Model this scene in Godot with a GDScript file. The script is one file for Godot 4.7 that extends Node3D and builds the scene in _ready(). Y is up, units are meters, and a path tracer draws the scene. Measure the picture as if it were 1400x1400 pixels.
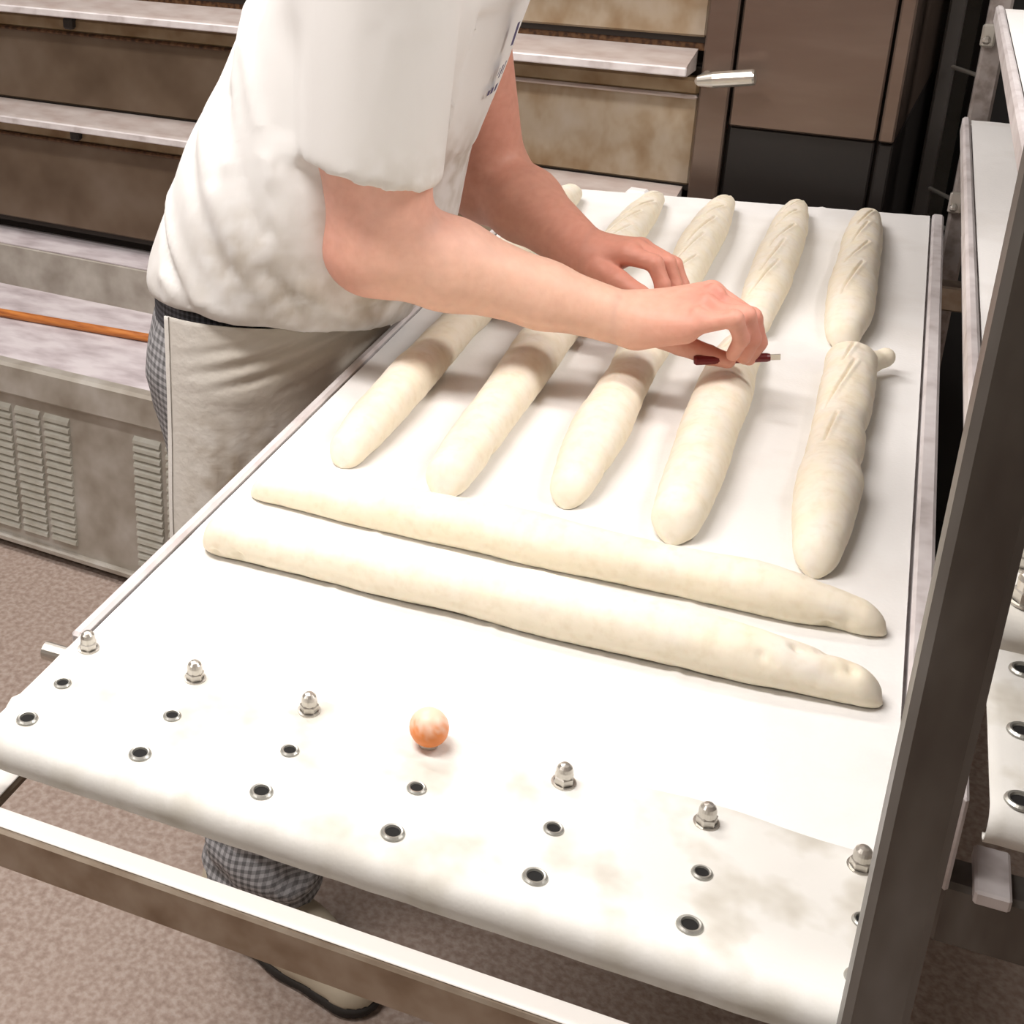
extends Node3D

const YAW := 4.2116          # the loader stands at this small angle to the oven
const TOP := 0.88            # height of the belt
var M := {}
var rng := RandomNumberGenerator.new()
var nz := FastNoiseLite.new()
var used := {}

# ------------------------------------------------------------------ naming
func numbered(called: String) -> String:
	var n: int = used.get(called, 0)
	used[called] = n + 1
	return called if n == 0 else "%s_%03d" % [called, n]

func tag(o: Node, label: String, category: String, group := "", kind := "") -> Node:
	if label: o.set_meta("label", label)
	if category: o.set_meta("category", category)
	if group: o.set_meta("group", group)
	if kind: o.set_meta("kind", kind)
	return o

func thing(called: String, label: String, category: String, at := Vector3.ZERO, turn := 0.0, group := "") -> Node3D:
	var o := Node3D.new()
	o.name = numbered(called)
	add_child(o)
	o.position = at
	o.rotation.y = deg_to_rad(turn)
	tag(o, label, category, group)
	return o

func obj(called: String, mesh: Mesh, m: Material, parent: Node = self, at := Vector3.ZERO) -> MeshInstance3D:
	var o := MeshInstance3D.new()
	o.mesh = mesh
	o.material_override = m
	o.cast_shadow = GeometryInstance3D.SHADOW_CASTING_SETTING_ON
	o.position = at
	if parent == self:
		o.name = numbered(called)
		add_child(o)
	else:
		var n := 0
		var nm := called
		while parent.has_node(NodePath(nm)):
			n += 1
			nm = "%s_%03d" % [called, n]
		o.name = nm
		parent.add_child(o)
	return o

func struct(called: String, mesh: Mesh, m: Material, at := Vector3.ZERO) -> MeshInstance3D:
	var o := obj(called, mesh, m, self, at)
	o.set_meta("kind", "structure")
	return o

func frb(a: float, y: float, b: float) -> Vector3:   # loader frame -> world
	var t := deg_to_rad(YAW)
	return Vector3(a * cos(t) + b * sin(t), y, -a * sin(t) + b * cos(t))

# ------------------------------------------------------------------ materials
func mat(called: String, c: Color, rough := 0.7, metal := 0.0) -> StandardMaterial3D:
	var m := StandardMaterial3D.new()
	m.resource_name = called
	m.albedo_color = c
	m.roughness = rough
	m.metallic = metal
	M[called] = m
	return m

func noise_tex(freq: float, ramp: Array, sd := 1, octaves := 4, as_normal := false, strength := 4.0, cell := false) -> NoiseTexture2D:
	var n := FastNoiseLite.new()
	n.seed = sd
	n.frequency = freq
	n.fractal_octaves = octaves
	n.noise_type = FastNoiseLite.TYPE_CELLULAR if cell else FastNoiseLite.TYPE_SIMPLEX_SMOOTH
	var t := NoiseTexture2D.new()
	t.width = 512
	t.height = 512
	t.seamless = true
	t.noise = n
	if as_normal:
		t.as_normal_map = true
		t.bump_strength = strength
	elif ramp.size():
		var g := Gradient.new()
		var offs := PackedFloat32Array()
		var cols := PackedColorArray()
		for e in ramp:
			offs.append(e[0])
			cols.append(e[1])
		g.offsets = offs
		g.colors = cols
		t.color_ramp = g
	return t

func dirty(m: StandardMaterial3D, scale: float, freq: float, ramp: Array, sd := 1, stretch := Vector3.ONE) -> StandardMaterial3D:
	m.albedo_texture = noise_tex(freq, ramp, sd)
	m.uv1_triplanar = true
	m.uv1_world_triplanar = true
	m.uv1_scale = Vector3(scale, scale, scale) * stretch
	return m

func bumpy(m: StandardMaterial3D, freq: float, strength: float, sc := 1.0, sd := 3) -> StandardMaterial3D:
	m.normal_enabled = true
	m.normal_texture = noise_tex(freq, [], sd, 4, true, strength)
	m.normal_scale = sc
	return m

func c8(r: int, g: int, b: int) -> Color:
	return Color(r / 255.0, g / 255.0, b / 255.0)

func make_materials() -> void:
	var w := Color.WHITE
	dirty(mat("belt", c8(236, 235, 233), 0.9), 1.6, 0.006, [[0.0, c8(244, 242, 240)], [0.5, w], [1.0, w]], 5)
	bumpy(M.belt, 0.25, 2.0, 0.10)
	dirty(mat("belt_end", c8(222, 221, 216), 0.85), 2.6, 0.01, [[0.0, c8(216, 211, 203)], [0.3, c8(238, 236, 231)], [0.52, w], [1.0, w]], 11)
	bumpy(M.belt_end, 0.25, 2.0, 0.08)
	mat("dough", Color.WHITE, 0.72)
	M.dough.vertex_color_use_as_albedo = true
	M.dough.subsurf_scatter_enabled = true
	M.dough.subsurf_scatter_strength = 0.06
	M.dough.uv1_triplanar = true
	M.dough.uv1_scale = Vector3(6, 6, 6)
	M.dough.albedo_texture = noise_tex(0.02, [[0.0, c8(244, 240, 234)], [0.5, w], [1.0, w]], 9)
	M.dough.normal_enabled = true
	M.dough.normal_texture = noise_tex(0.05, [], 8, 4, true, 3.0)
	M.dough.normal_scale = 0.12
	mat("skin", Color.WHITE, 0.55)
	M.skin.vertex_color_use_as_albedo = true
	M.skin.subsurf_scatter_enabled = true
	M.skin.subsurf_scatter_strength = 0.08
	M.skin.uv1_triplanar = true
	M.skin.uv1_scale = Vector3(9, 9, 9)
	M.skin.albedo_texture = noise_tex(0.015, [[0.0, c8(246, 238, 234)], [0.5, c8(252, 248, 246)], [1.0, w]], 19)
	M.skin.normal_enabled = true
	M.skin.normal_texture = noise_tex(0.06, [], 18, 4, true, 3.0)
	M.skin.normal_scale = 0.10
	mat("shirt", Color.WHITE, 0.9)
	M.shirt.vertex_color_use_as_albedo = true
	M.shirt.uv1_triplanar = true
	M.shirt.uv1_scale = Vector3(5, 5, 5)
	bumpy(M.shirt, 0.02, 3.0, 0.06, 23)
	mat("apron", Color.WHITE, 0.92)
	M.apron.vertex_color_use_as_albedo = true
	M.apron.uv1_triplanar = true
	M.apron.uv1_scale = Vector3(6, 6, 6)
	bumpy(M.apron, 0.02, 5.0, 0.4, 29)
	mat("apron_hem", c8(238, 236, 231), 0.9)
	M.apron_hem.uv1_triplanar = true
	M.apron_hem.uv1_scale = Vector3(2, 40, 2)
	bumpy(M.apron_hem, 0.02, 8.0, 0.6, 30)
	# small grey check of the trousers, a woven print
	var im := Image.create(64, 64, true, Image.FORMAT_RGB8)
	for y in 64:
		for x in 64:
			var i := int(x / 8.0) % 2
			var j := int(y / 8.0) % 2
			var v := 0.74 if i + j == 0 else (0.55 if i + j == 1 else 0.36)
			v += 0.05 * sin(x * 1.9 + y * 2.3)
			im.set_pixel(x, y, Color(v, v * 1.01, v * 1.05))
	im.generate_mipmaps()
	mat("check_cloth", c8(248, 245, 240), 0.9)
	M.check_cloth.albedo_texture = ImageTexture.create_from_image(im)
	M.check_cloth.uv1_triplanar = true
	M.check_cloth.uv1_scale = Vector3(26, 26, 26)
	mat("waistband", c8(150, 150, 155), 0.9)
	M.waistband.albedo_texture = M.check_cloth.albedo_texture
	M.waistband.uv1_triplanar = true
	M.waistband.uv1_scale = Vector3(34, 34, 34)
	mat("shoe", c8(196, 186, 166), 0.8)
	mat("shoe_sole", c8(42, 38, 35), 0.8)
	mat("lace", c8(214, 205, 184), 0.9)
	mat("hair", c8(92, 70, 48), 0.6)
	mat("eye", c8(222, 216, 208), 0.3)
	mat("iris", c8(58, 62, 66), 0.25)
	mat("logo_print", c8(84, 78, 116), 0.8)
	# metal
	mat("rail", c8(230, 226, 226), 0.5, 0.15)
	dirty(M.rail, 3.0, 0.01, [[0.0, c8(206, 200, 198)], [0.42, c8(238, 235, 235)], [1.0, w]], 42)
	mat("bar_steel", c8(182, 172, 160), 0.36, 0.75)
	mat("flour_dust", c8(238, 235, 230), 0.95)
	dirty(M.bar_steel, 3.0, 0.012, [[0.0, c8(188, 174, 160)], [0.45, c8(226, 218, 208)], [0.7, c8(242, 238, 232)], [1.0, w]], 43)
	mat("post_steel", c8(130, 129, 127), 0.45, 0.6)
	dirty(M.post_steel, 3.0, 0.01, [[0.0, c8(176, 166, 160)], [0.5, c8(215, 210, 204)], [1.0, w]], 44, Vector3(1.0, 0.35, 1.0))
	mat("bolt_steel", c8(200, 196, 188), 0.3, 0.85)
	mat("grommet_steel", c8(176, 176, 170), 0.35, 0.75)
	mat("hole_dark", c8(14, 13, 12), 0.9)
	mat("knob_orange", c8(236, 134, 66), 0.4)
	dirty(M.knob_orange, 1.0, 0.02, [[0.0, w], [1.0, w]], 47)
	M.knob_orange.albedo_texture = null
	M.knob_orange.vertex_color_use_as_albedo = true
	mat("tray", c8(160, 154, 148), 0.5, 0.4)
	mat("under", c8(92, 74, 56), 0.8)
	# oven
	dirty(mat("door_enamel", c8(188, 176, 160), 0.42, 0.2), 1.3, 0.012, [[0.0, c8(196, 172, 142)], [0.38, c8(226, 214, 196)], [0.6, c8(242, 236, 226)], [1.0, w]], 51, Vector3(1.4, 1.0, 1))
	bumpy(M.door_enamel, 0.02, 2.0, 0.15, 54)
	dirty(mat("door_darker", c8(132, 117, 102), 0.45, 0.3), 1.1, 0.008, [[0.0, c8(190, 178, 166)], [0.5, c8(226, 218, 208)], [1.0, w]], 52)
	dirty(mat("door_strip", c8(172, 154, 128), 0.45, 0.2), 1.5, 0.012, [[0.0, c8(176, 150, 120)], [0.5, c8(226, 218, 206)], [1.0, w]], 66)
	dirty(mat("ledge", c8(206, 198, 194), 0.45, 0.35), 3.0, 0.02, [[0.0, c8(222, 210, 206)], [0.5, c8(240, 236, 234)], [1.0, w]], 53, Vector3(0.4, 1, 1))
	mat("gap_dark", c8(34, 26, 20), 0.9)
	dirty(mat("burnt_edge", c8(120, 92, 66), 0.6, 0.2), 6.0, 0.02, [[0.0, c8(90, 70, 55)], [0.6, c8(220, 200, 180)], [1.0, w]], 57)
	dirty(mat("oven_side", c8(128, 112, 102), 0.36, 0.75), 2.0, 0.01, [[0.0, c8(234, 228, 225)], [0.6, c8(244, 242, 240)], [1.0, w]], 55, Vector3(0.3, 1.5, 1))
	mat("steel_reflection", c8(33, 29, 27), 0.5, 0.2)  # tone of the dark reflection painted on the oven side
	dirty(mat("base_steel", c8(200, 197, 191), 0.42, 0.25), 2.0, 0.008, [[0.0, c8(196, 188, 178)], [0.5, c8(226, 222, 216)], [1.0, w]], 56)
	dirty(mat("louver", c8(204, 204, 196), 0.45, 0.25), 2.0, 0.02, [[0.0, c8(220, 216, 208)], [1.0, w]], 59)
	dirty(mat("hearth", c8(204, 197, 199), 0.8), 2.0, 0.012, [[0.0, c8(206, 200, 201)], [0.32, c8(230, 226, 227)], [0.55, c8(244, 242, 243)], [0.75, w], [1.0, w]], 58, Vector3(0.6, 1, 1.4))
	bumpy(M.hearth, 0.02, 3.0, 0.3, 60)
	dirty(mat("step_stone", c8(182, 177, 168), 0.7), 2.0, 0.01, [[0.0, c8(200, 195, 190)], [1.0, w]], 61)
	dirty(mat("rod_wood", c8(206, 134, 66), 0.5), 3.0, 0.02, [[0.0, c8(150, 120, 110)], [0.5, c8(226, 206, 186)], [1.0, w]], 62, Vector3(0.3, 3, 3))
	mat("plastic_white", c8(238, 238, 238), 0.5)
	mat("tool_red", c8(112, 20, 24), 0.4)
	mat("blade", c8(210, 208, 204), 0.25, 0.9)
	mat("gap_shade", c8(26, 24, 23), 0.7)  # darkness of the gap beside the oven, as a colour
	mat("upright_dark", c8(62, 58, 55), 0.6, 0.3)
	dirty(mat("upright_grey", c8(152, 144, 140), 0.5, 0.4), 3.0, 0.02, [[0.0, c8(190, 182, 178)], [0.6, w], [1.0, w]], 64)
	# room
	mat("floor", c8(176, 161, 152), 0.7)
	dirty(M.floor, 2.6, 0.05, [[0.0, c8(206, 196, 190)], [0.36, c8(228, 221, 216)], [0.56, c8(242, 238, 234)], [0.8, w], [1.0, w]], 71)
	bumpy(M.floor, 0.06, 4.0, 0.3, 72)
	dirty(mat("wall", c8(226, 224, 220), 0.85), 1.0, 0.01, [[0.0, c8(236, 234, 230)], [1.0, w]], 73)
	mat("ceiling", c8(242, 241, 239), 0.9)
	mat("lamp_housing", c8(228, 228, 226), 0.6)
	mat("diffuser", c8(250, 250, 246), 0.5)
	M.diffuser.emission_enabled = true
	M.diffuser.emission = Color(1.0, 0.97, 0.92)
	M.diffuser.emission_energy_multiplier = 2.0

# ------------------------------------------------------------------ mesh helpers
func begin(smooth := false) -> SurfaceTool:
	var st := SurfaceTool.new()
	st.begin(Mesh.PRIMITIVE_TRIANGLES)
	st.set_smooth_group(0 if smooth else -1)
	return st

func done(st: SurfaceTool) -> ArrayMesh:
	st.generate_normals()
	return st.commit()

func tri(st: SurfaceTool, a: Vector3, b: Vector3, c: Vector3, out: Vector3) -> void:
	if (b - a).cross(c - a).dot(out) > 0.0:
		var t := b
		b = c
		c = t
	st.add_vertex(a)
	st.add_vertex(b)
	st.add_vertex(c)

func quad(st: SurfaceTool, a: Vector3, b: Vector3, c: Vector3, d: Vector3, out: Vector3) -> void:
	tri(st, a, b, c, out)
	tri(st, a, c, d, out)

func add_box(st: SurfaceTool, size: Vector3, bevel := 0.0, xf := Transform3D.IDENTITY) -> void:
	var h := size * 0.5
	var e: float = minf(bevel, minf(h.x, minf(h.y, h.z)) * 0.9)
	var g := h - Vector3(e, e, e)
	for ax in 3:
		var u := (ax + 1) % 3
		var v := (ax + 2) % 3
		for s in [-1.0, 1.0]:
			var n := Vector3.ZERO
			n[ax] = s
			var q: Array[Vector3] = []
			for k in [[-1, -1], [1, -1], [1, 1], [-1, 1]]:
				var p := Vector3.ZERO
				p[ax] = s * h[ax]
				p[u] = k[0] * g[u]
				p[v] = k[1] * g[v]
				q.append(xf * p)
			quad(st, q[0], q[1], q[2], q[3], xf.basis * n)
	if e <= 0.0: return
	for ax in 3:
		var u := (ax + 1) % 3
		var v := (ax + 2) % 3
		for su in [-1.0, 1.0]:
			for sv in [-1.0, 1.0]:
				var q: Array[Vector3] = []
				for k in [[-1, 0], [1, 0], [1, 1], [-1, 1]]:
					var p := Vector3.ZERO
					p[ax] = k[0] * g[ax]
					p[u] = su * (h[u] if k[1] == 0 else g[u])
					p[v] = sv * (g[v] if k[1] == 0 else h[v])
					q.append(xf * p)
				var n := Vector3.ZERO
				n[u] = su
				n[v] = sv
				quad(st, q[0], q[1], q[2], q[3], xf.basis * n)
	for sx in [-1.0, 1.0]:
		for sy in [-1.0, 1.0]:
			for sz in [-1.0, 1.0]:
				var s := Vector3(sx, sy, sz)
				tri(st, xf * (s * Vector3(h.x, g.y, g.z)), xf * (s * Vector3(g.x, h.y, g.z)), xf * (s * Vector3(g.x, g.y, h.z)), xf.basis * s)

func box(size: Vector3, bevel := 0.003) -> ArrayMesh:
	var st := begin()
	add_box(st, size, bevel)
	return done(st)

# a box given by its two corners
func span(called: String, lo: Vector3, hi: Vector3, m: Material, parent: Node, bevel := 0.003) -> MeshInstance3D:
	return obj(called, box((hi - lo).abs(), bevel), m, parent, (lo + hi) * 0.5)

# turn a profile of (radius, height) about y
func add_lathe(st: SurfaceTool, prof: Array, n := 24, xf := Transform3D.IDENTITY) -> void:
	for i in prof.size() - 1:
		var p: Vector2 = prof[i]
		var q: Vector2 = prof[i + 1]
		var d := q - p
		var nn := Vector2(d.y, -d.x)
		for k in n:
			var a0 := TAU * k / n
			var a1 := TAU * (k + 1) / n
			var am := (a0 + a1) * 0.5
			var out := xf.basis * Vector3(nn.x * cos(am), nn.y, nn.x * sin(am))
			var va := xf * Vector3(p.x * cos(a0), p.y, p.x * sin(a0))
			var vb := xf * Vector3(p.x * cos(a1), p.y, p.x * sin(a1))
			var vc := xf * Vector3(q.x * cos(a1), q.y, q.x * sin(a1))
			var vd := xf * Vector3(q.x * cos(a0), q.y, q.x * sin(a0))
			if p.x > 1e-6: tri(st, va, vb, vc if q.x > 1e-6 else vd, out)
			if q.x > 1e-6: tri(st, va, vc, vd, out)

func lathe(prof: Array, n := 24) -> ArrayMesh:
	var st := begin()
	add_lathe(st, prof, n)
	return done(st)

# round bar along a path
func add_tube(st: SurfaceTool, pts: Array, rad: Array, n := 12) -> void:
	var rings := []
	var up := Vector3.UP
	for i in pts.size():
		var d: Vector3 = (pts[mini(i + 1, pts.size() - 1)] - pts[maxi(i - 1, 0)]).normalized()
		if absf(d.dot(up)) > 0.95: up = Vector3.RIGHT
		var x := d.cross(up).normalized()
		var y := x.cross(d).normalized()
		up = y
		var ring := []
		for k in n:
			var t := TAU * k / n
			ring.append(pts[i] + (x * cos(t) + y * sin(t)) * rad[mini(i, rad.size() - 1)])
		rings.append(ring)
	for i in rings.size() - 1:
		for k in n:
			var k2 := (k + 1) % n
			var out: Vector3 = rings[i][k] + rings[i][k2] - pts[i] * 2.0
			quad(st, rings[i][k], rings[i][k2], rings[i + 1][k2], rings[i + 1][k], out)
	for e in [0, pts.size() - 1]:
		var out: Vector3 = pts[0] - pts[1] if e == 0 else pts[e] - pts[e - 1]
		for k in n:
			tri(st, pts[e], rings[e][k], rings[e][(k + 1) % n], out)

func tube(pts: Array, rad: Array, n := 12) -> ArrayMesh:
	var st := begin()
	add_tube(st, pts, rad, n)
	st.index()
	return done(st)

# smooth grid of points [rows][cols]; normals from the faces
func grid_mesh(V: PackedVector3Array, rows: int, cols: int, wrap: bool, C := PackedColorArray(), flip := false) -> ArrayMesh:
	var I := PackedInt32Array()
	for i in rows - 1:
		for j in (cols if wrap else cols - 1):
			var a := i * cols + j
			var b := i * cols + (j + 1) % cols
			var c := a + cols
			var d := b + cols
			if flip: I.append_array([a, c, b, b, c, d])
			else: I.append_array([a, b, c, b, d, c])
	return indexed(V, I, C)

func indexed(V: PackedVector3Array, I: PackedInt32Array, C := PackedColorArray()) -> ArrayMesh:
	var N := PackedVector3Array()
	N.resize(V.size())
	for t in range(0, I.size(), 3):
		var a := I[t]
		var b := I[t + 1]
		var c := I[t + 2]
		var n := (V[c] - V[a]).cross(V[b] - V[a])
		N[a] += n
		N[b] += n
		N[c] += n
	for i in N.size(): N[i] = N[i].normalized()
	var arr := []
	arr.resize(Mesh.ARRAY_MAX)
	arr[Mesh.ARRAY_VERTEX] = V
	arr[Mesh.ARRAY_NORMAL] = N
	arr[Mesh.ARRAY_INDEX] = I
	if C.size(): arr[Mesh.ARRAY_COLOR] = C
	var m := ArrayMesh.new()
	m.add_surface_from_arrays(Mesh.PRIMITIVE_TRIANGLES, arr)
	return m

# ------------------------------------------------------------------ body surfaces
# joins tapered capsules with a smooth minimum on a grid and meshes the field as surface nets
class Field:
	var lo: Vector3
	var h: float
	var nx: int
	var ny: int
	var nz: int
	var f: PackedFloat32Array
	func _init(lo_: Vector3, hi: Vector3, h_: float) -> void:
		lo = lo_
		h = h_
		nx = int((hi.x - lo.x) / h) + 2
		ny = int((hi.y - lo.y) / h) + 2
		nz = int((hi.z - lo.z) / h) + 2
		f = PackedFloat32Array()
		f.resize(nx * ny * nz)
		f.fill(1.0)
	# mode 0 joins, 1 takes away; cut = [point, normal] keeps the side the normal points away from
	func bone(a: Vector3, b: Vector3, ra: float, rb: float, k: float, mode := 0, cut := [], sq := Vector3.ONE) -> void:
		var m: float = maxf(ra, rb) * maxf(1.0 / sq.x, maxf(1.0 / sq.y, 1.0 / sq.z)) + k + 3.0 * h
		var p0 := (a.min(b) - Vector3(m, m, m) - lo) / h
		var p1 := (a.max(b) + Vector3(m, m, m) - lo) / h
		var x0 := maxi(0, int(p0.x))
		var x1 := mini(nx - 1, int(p1.x))
		var y0 := maxi(0, int(p0.y))
		var y1 := mini(ny - 1, int(p1.y))
		var z0 := maxi(0, int(p0.z))
		var z1 := mini(nz - 1, int(p1.z))
		var ab := (b - a) * sq
		var l2: float = maxf(ab.length_squared(), 1e-9)
		var has := cut.size() > 0
		var cp: Vector3 = cut[0] if has else Vector3.ZERO
		var cn: Vector3 = cut[1] if has else Vector3.ZERO
		for iz in range(z0, z1 + 1):
			for iy in range(y0, y1 + 1):
				var id := (iz * ny + iy) * nx + x0
				var p := lo + Vector3(x0, iy, iz) * h
				for ix in range(x0, x1 + 1):
					var q := (p - a) * sq
					var t: float = clampf(q.dot(ab) / l2, 0.0, 1.0)
					var d := (q - ab * t).length() - (ra + (rb - ra) * t)
					if has: d = maxf(d, (p - cp).dot(cn))
					var v := f[id]
					if mode == 0:
						var e: float = maxf(k - absf(v - d), 0.0)
						f[id] = minf(v, d) - (e * e / (4.0 * k) if k > 0.0 else 0.0)
					else:
						f[id] = maxf(v, -d)
					id += 1
					p.x += h
	func cut(cp: Vector3, cn: Vector3) -> void:
		for iz in nz:
			for iy in ny:
				var id := (iz * ny + iy) * nx
				var v := (lo + Vector3(0, iy, iz) * h - cp).dot(cn)
				for ix in nx:
					if v > f[id]: f[id] = v
					v += cn.x * h
					id += 1
	func at(p: Vector3) -> float:
		var q := (p - lo) / h
		var i := Vector3i(clampi(int(q.x), 0, nx - 2), clampi(int(q.y), 0, ny - 2), clampi(int(q.z), 0, nz - 2))
		var w := q - Vector3(i)
		var o := (i.z * ny + i.y) * nx + i.x
		var c0 := lerpf(lerpf(f[o], f[o + 1], w.x), lerpf(f[o + nx], f[o + nx + 1], w.x), w.y)
		o += nx * ny
		var c1 := lerpf(lerpf(f[o], f[o + 1], w.x), lerpf(f[o + nx], f[o + nx + 1], w.x), w.y)
		return lerpf(c0, c1, w.z)
	func nets(V: PackedVector3Array, I: PackedInt32Array) -> void:
		var sy := nx
		var sz := nx * ny
		var id_of := PackedInt32Array()
		id_of.resize(nx * ny * nz)
		id_of.fill(-1)
		for iz in nz - 1:
			for iy in ny - 1:
				var o := (iz * ny + iy) * nx
				for ix in nx - 1:
					var c := o + ix
					var a0 := f[c]
					if a0 > h * 2.0 or a0 < -h * 2.0: continue
					var a1 := f[c + 1]
					var a2 := f[c + sy]
					var a3 := f[c + sy + 1]
					var a4 := f[c + sz]
					var a5 := f[c + sz + 1]
					var a6 := f[c + sz + sy]
					var a7 := f[c + sz + sy + 1]
					var neg := int(a0 < 0) + int(a1 < 0) + int(a2 < 0) + int(a3 < 0) + int(a4 < 0) + int(a5 < 0) + int(a6 < 0) + int(a7 < 0)
					if neg == 0 or neg == 8: continue
					var s := Vector3.ZERO
					var n := 0
					if (a0 < 0) != (a1 < 0):
						s += Vector3(a0 / (a0 - a1), 0, 0); n += 1
					if (a2 < 0) != (a3 < 0):
						s += Vector3(a2 / (a2 - a3), 1, 0); n += 1
					if (a4 < 0) != (a5 < 0):
						s += Vector3(a4 / (a4 - a5), 0, 1); n += 1
					if (a6 < 0) != (a7 < 0):
						s += Vector3(a6 / (a6 - a7), 1, 1); n += 1
					if (a0 < 0) != (a2 < 0):
						s += Vector3(0, a0 / (a0 - a2), 0); n += 1
					if (a1 < 0) != (a3 < 0):
						s += Vector3(1, a1 / (a1 - a3), 0); n += 1
					if (a4 < 0) != (a6 < 0):
						s += Vector3(0, a4 / (a4 - a6), 1); n += 1
					if (a5 < 0) != (a7 < 0):
						s += Vector3(1, a5 / (a5 - a7), 1); n += 1
					if (a0 < 0) != (a4 < 0):
						s += Vector3(0, 0, a0 / (a0 - a4)); n += 1
					if (a1 < 0) != (a5 < 0):
						s += Vector3(1, 0, a1 / (a1 - a5)); n += 1
					if (a2 < 0) != (a6 < 0):
						s += Vector3(0, 1, a2 / (a2 - a6)); n += 1
					if (a3 < 0) != (a7 < 0):
						s += Vector3(1, 1, a3 / (a3 - a7)); n += 1
					id_of[c] = V.size()
					V.append(lo + (Vector3(ix, iy, iz) + s / n) * h)
		for iz in range(1, nz - 1):
			for iy in range(1, ny - 1):
				var o := (iz * ny + iy) * nx
				for ix in range(1, nx - 1):
					var c := o + ix
					if id_of[c] < 0: continue
					var neg := f[c] < 0
					if neg != (f[c + 1] < 0): face(I, id_of[c], id_of[c - sy], id_of[c - sy - sz], id_of[c - sz], neg)
					if neg != (f[c + sy] < 0): face(I, id_of[c], id_of[c - sz], id_of[c - 1 - sz], id_of[c - 1], neg)
					if neg != (f[c + sz] < 0): face(I, id_of[c], id_of[c - 1], id_of[c - 1 - sy], id_of[c - sy], neg)
	func face(I: PackedInt32Array, a: int, b: int, c: int, d: int, neg: bool) -> void:
		if a < 0 or b < 0 or c < 0 or d < 0: return
		if neg: I.append_array([a, d, c, a, c, b])
		else: I.append_array([a, b, c, a, c, d])

func seg_dist(p: Vector3, a: Vector3, b: Vector3) -> float:
	var ab := b - a
	var t: float = clampf((p - a).dot(ab) / maxf(ab.length_squared(), 1e-9), 0.0, 1.0)
	return (p - a - ab * t).length()

func pick(arr: Array, t: float) -> float:   # smooth reading of a short list over 0..1
	var x: float = clampf(t, 0.0, 1.0) * (arr.size() - 1)
	var i: int = mini(int(x), arr.size() - 2)
	var p0: float = arr[maxi(i - 1, 0)]
	var p3: float = arr[mini(i + 2, arr.size() - 1)]
	return cubic_interpolate(arr[i], arr[i + 1], p0, p3, x - i)

func _ready() -> void:
	var cam := Camera3D.new()
	cam.name = "camera"
	cam.projection = Camera3D.PROJECTION_FRUSTUM
	cam.near = 0.05
	cam.far = 40.0
	cam.size = cam.near * 1400.0 / 1860.37
	cam.frustum_offset = Vector2(300.0, -217.43) / 1860.37 * cam.near
	cam.transform = Transform3D(Basis(Vector3(0.8796108, 0.0016847, -0.4756911), Vector3(-0.1852072, 0.9223008, -0.3392042), Vector3(0.4381588, 0.3864691, 0.8115777)).orthonormalized(), Vector3(0, 1.52, 0))
	add_child(cam)
	cam.current = true
	var env := Environment.new()
	env.background_mode = Environment.BG_COLOR
	env.background_color = Color(0.6, 0.6, 0.6)
	env.tonemap_mode = Environment.TONE_MAPPER_LINEAR
	env.tonemap_exposure = 1.05
	env.sdfgi_enabled = true
	env.ssao_enabled = true
	env.ssil_enabled = true
	var we := WorldEnvironment.new()
	we.name = "environment"
	we.environment = env
	add_child(we)
	rng.seed = 7
	nz.seed = 4
	nz.frequency = 1.0
	nz.noise_type = FastNoiseLite.TYPE_SIMPLEX_SMOOTH
	nz.fractal_octaves = 2
	make_materials()
	ceiling_lamp(Vector3(-0.95, 2.6, -0.54), Vector2(1.2, 0.22), 3.5, "long ceiling lamp left of the board and its loader")
	ceiling_lamp(Vector3(-1.9, 2.6, 0.7), Vector2(1.2, 0.22), 1.5, "added fill lamp behind the camera on the left")  # unseen lamp, added to brighten surfaces that face the camera
	ceiling_lamp(Vector3(-1.5, 2.6, -1.75), Vector2(1.2, 0.22), 2.5, "added fill lamp over the left oven doors")  # unseen lamp, added as fill for the far end of the board
	ceiling_lamp(Vector3(1.1, 2.6, -1.5), Vector2(1.2, 0.22), 3.2, "added fill lamp over the stacked boards")  # unseen lamp, added to brighten the spare boards on the right
	make_room()
	make_oven()
	make_loader()
	make_boards()
	make_dough()
	make_baker()

# ------------------------------------------------------------------ room
func wspan(called: String, x0: float, x1: float, y0: float, y1: float, z0: float, z1: float, m: Material, parent: Node3D, bevel := 0.003) -> MeshInstance3D:
	var at := Vector3(x0 + x1, y0 + y1, z0 + z1) * 0.5
	var n: Node = parent
	while n != self:
		at -= (n as Node3D).position
		n = n.get_parent()
	return obj(called, box(Vector3(x1 - x0, y1 - y0, z1 - z0), bevel), m, parent, at)

func make_room() -> void:
	struct("floor", box(Vector3(7.4, 0.1, 7.4), 0), M.floor, Vector3(-0.4, -0.05, -0.4))
	struct("ceiling", box(Vector3(7.4, 0.1, 7.4), 0), M.ceiling, Vector3(-0.4, 2.75, -0.4))
	struct("wall_back", box(Vector3(7.4, 2.7, 0.1), 0), M.wall, Vector3(-0.4, 1.35, -3.75))
	struct("wall_front", box(Vector3(7.4, 2.7, 0.1), 0), M.wall, Vector3(-0.4, 1.35, 2.95))
	struct("wall_left", box(Vector3(0.1, 2.7, 6.6), 0), M.wall, Vector3(-4.05, 1.35, -0.4))
	struct("wall_right", box(Vector3(0.1, 2.7, 6.6), 0), M.wall, Vector3(3.25, 1.35, -0.4))

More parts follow.
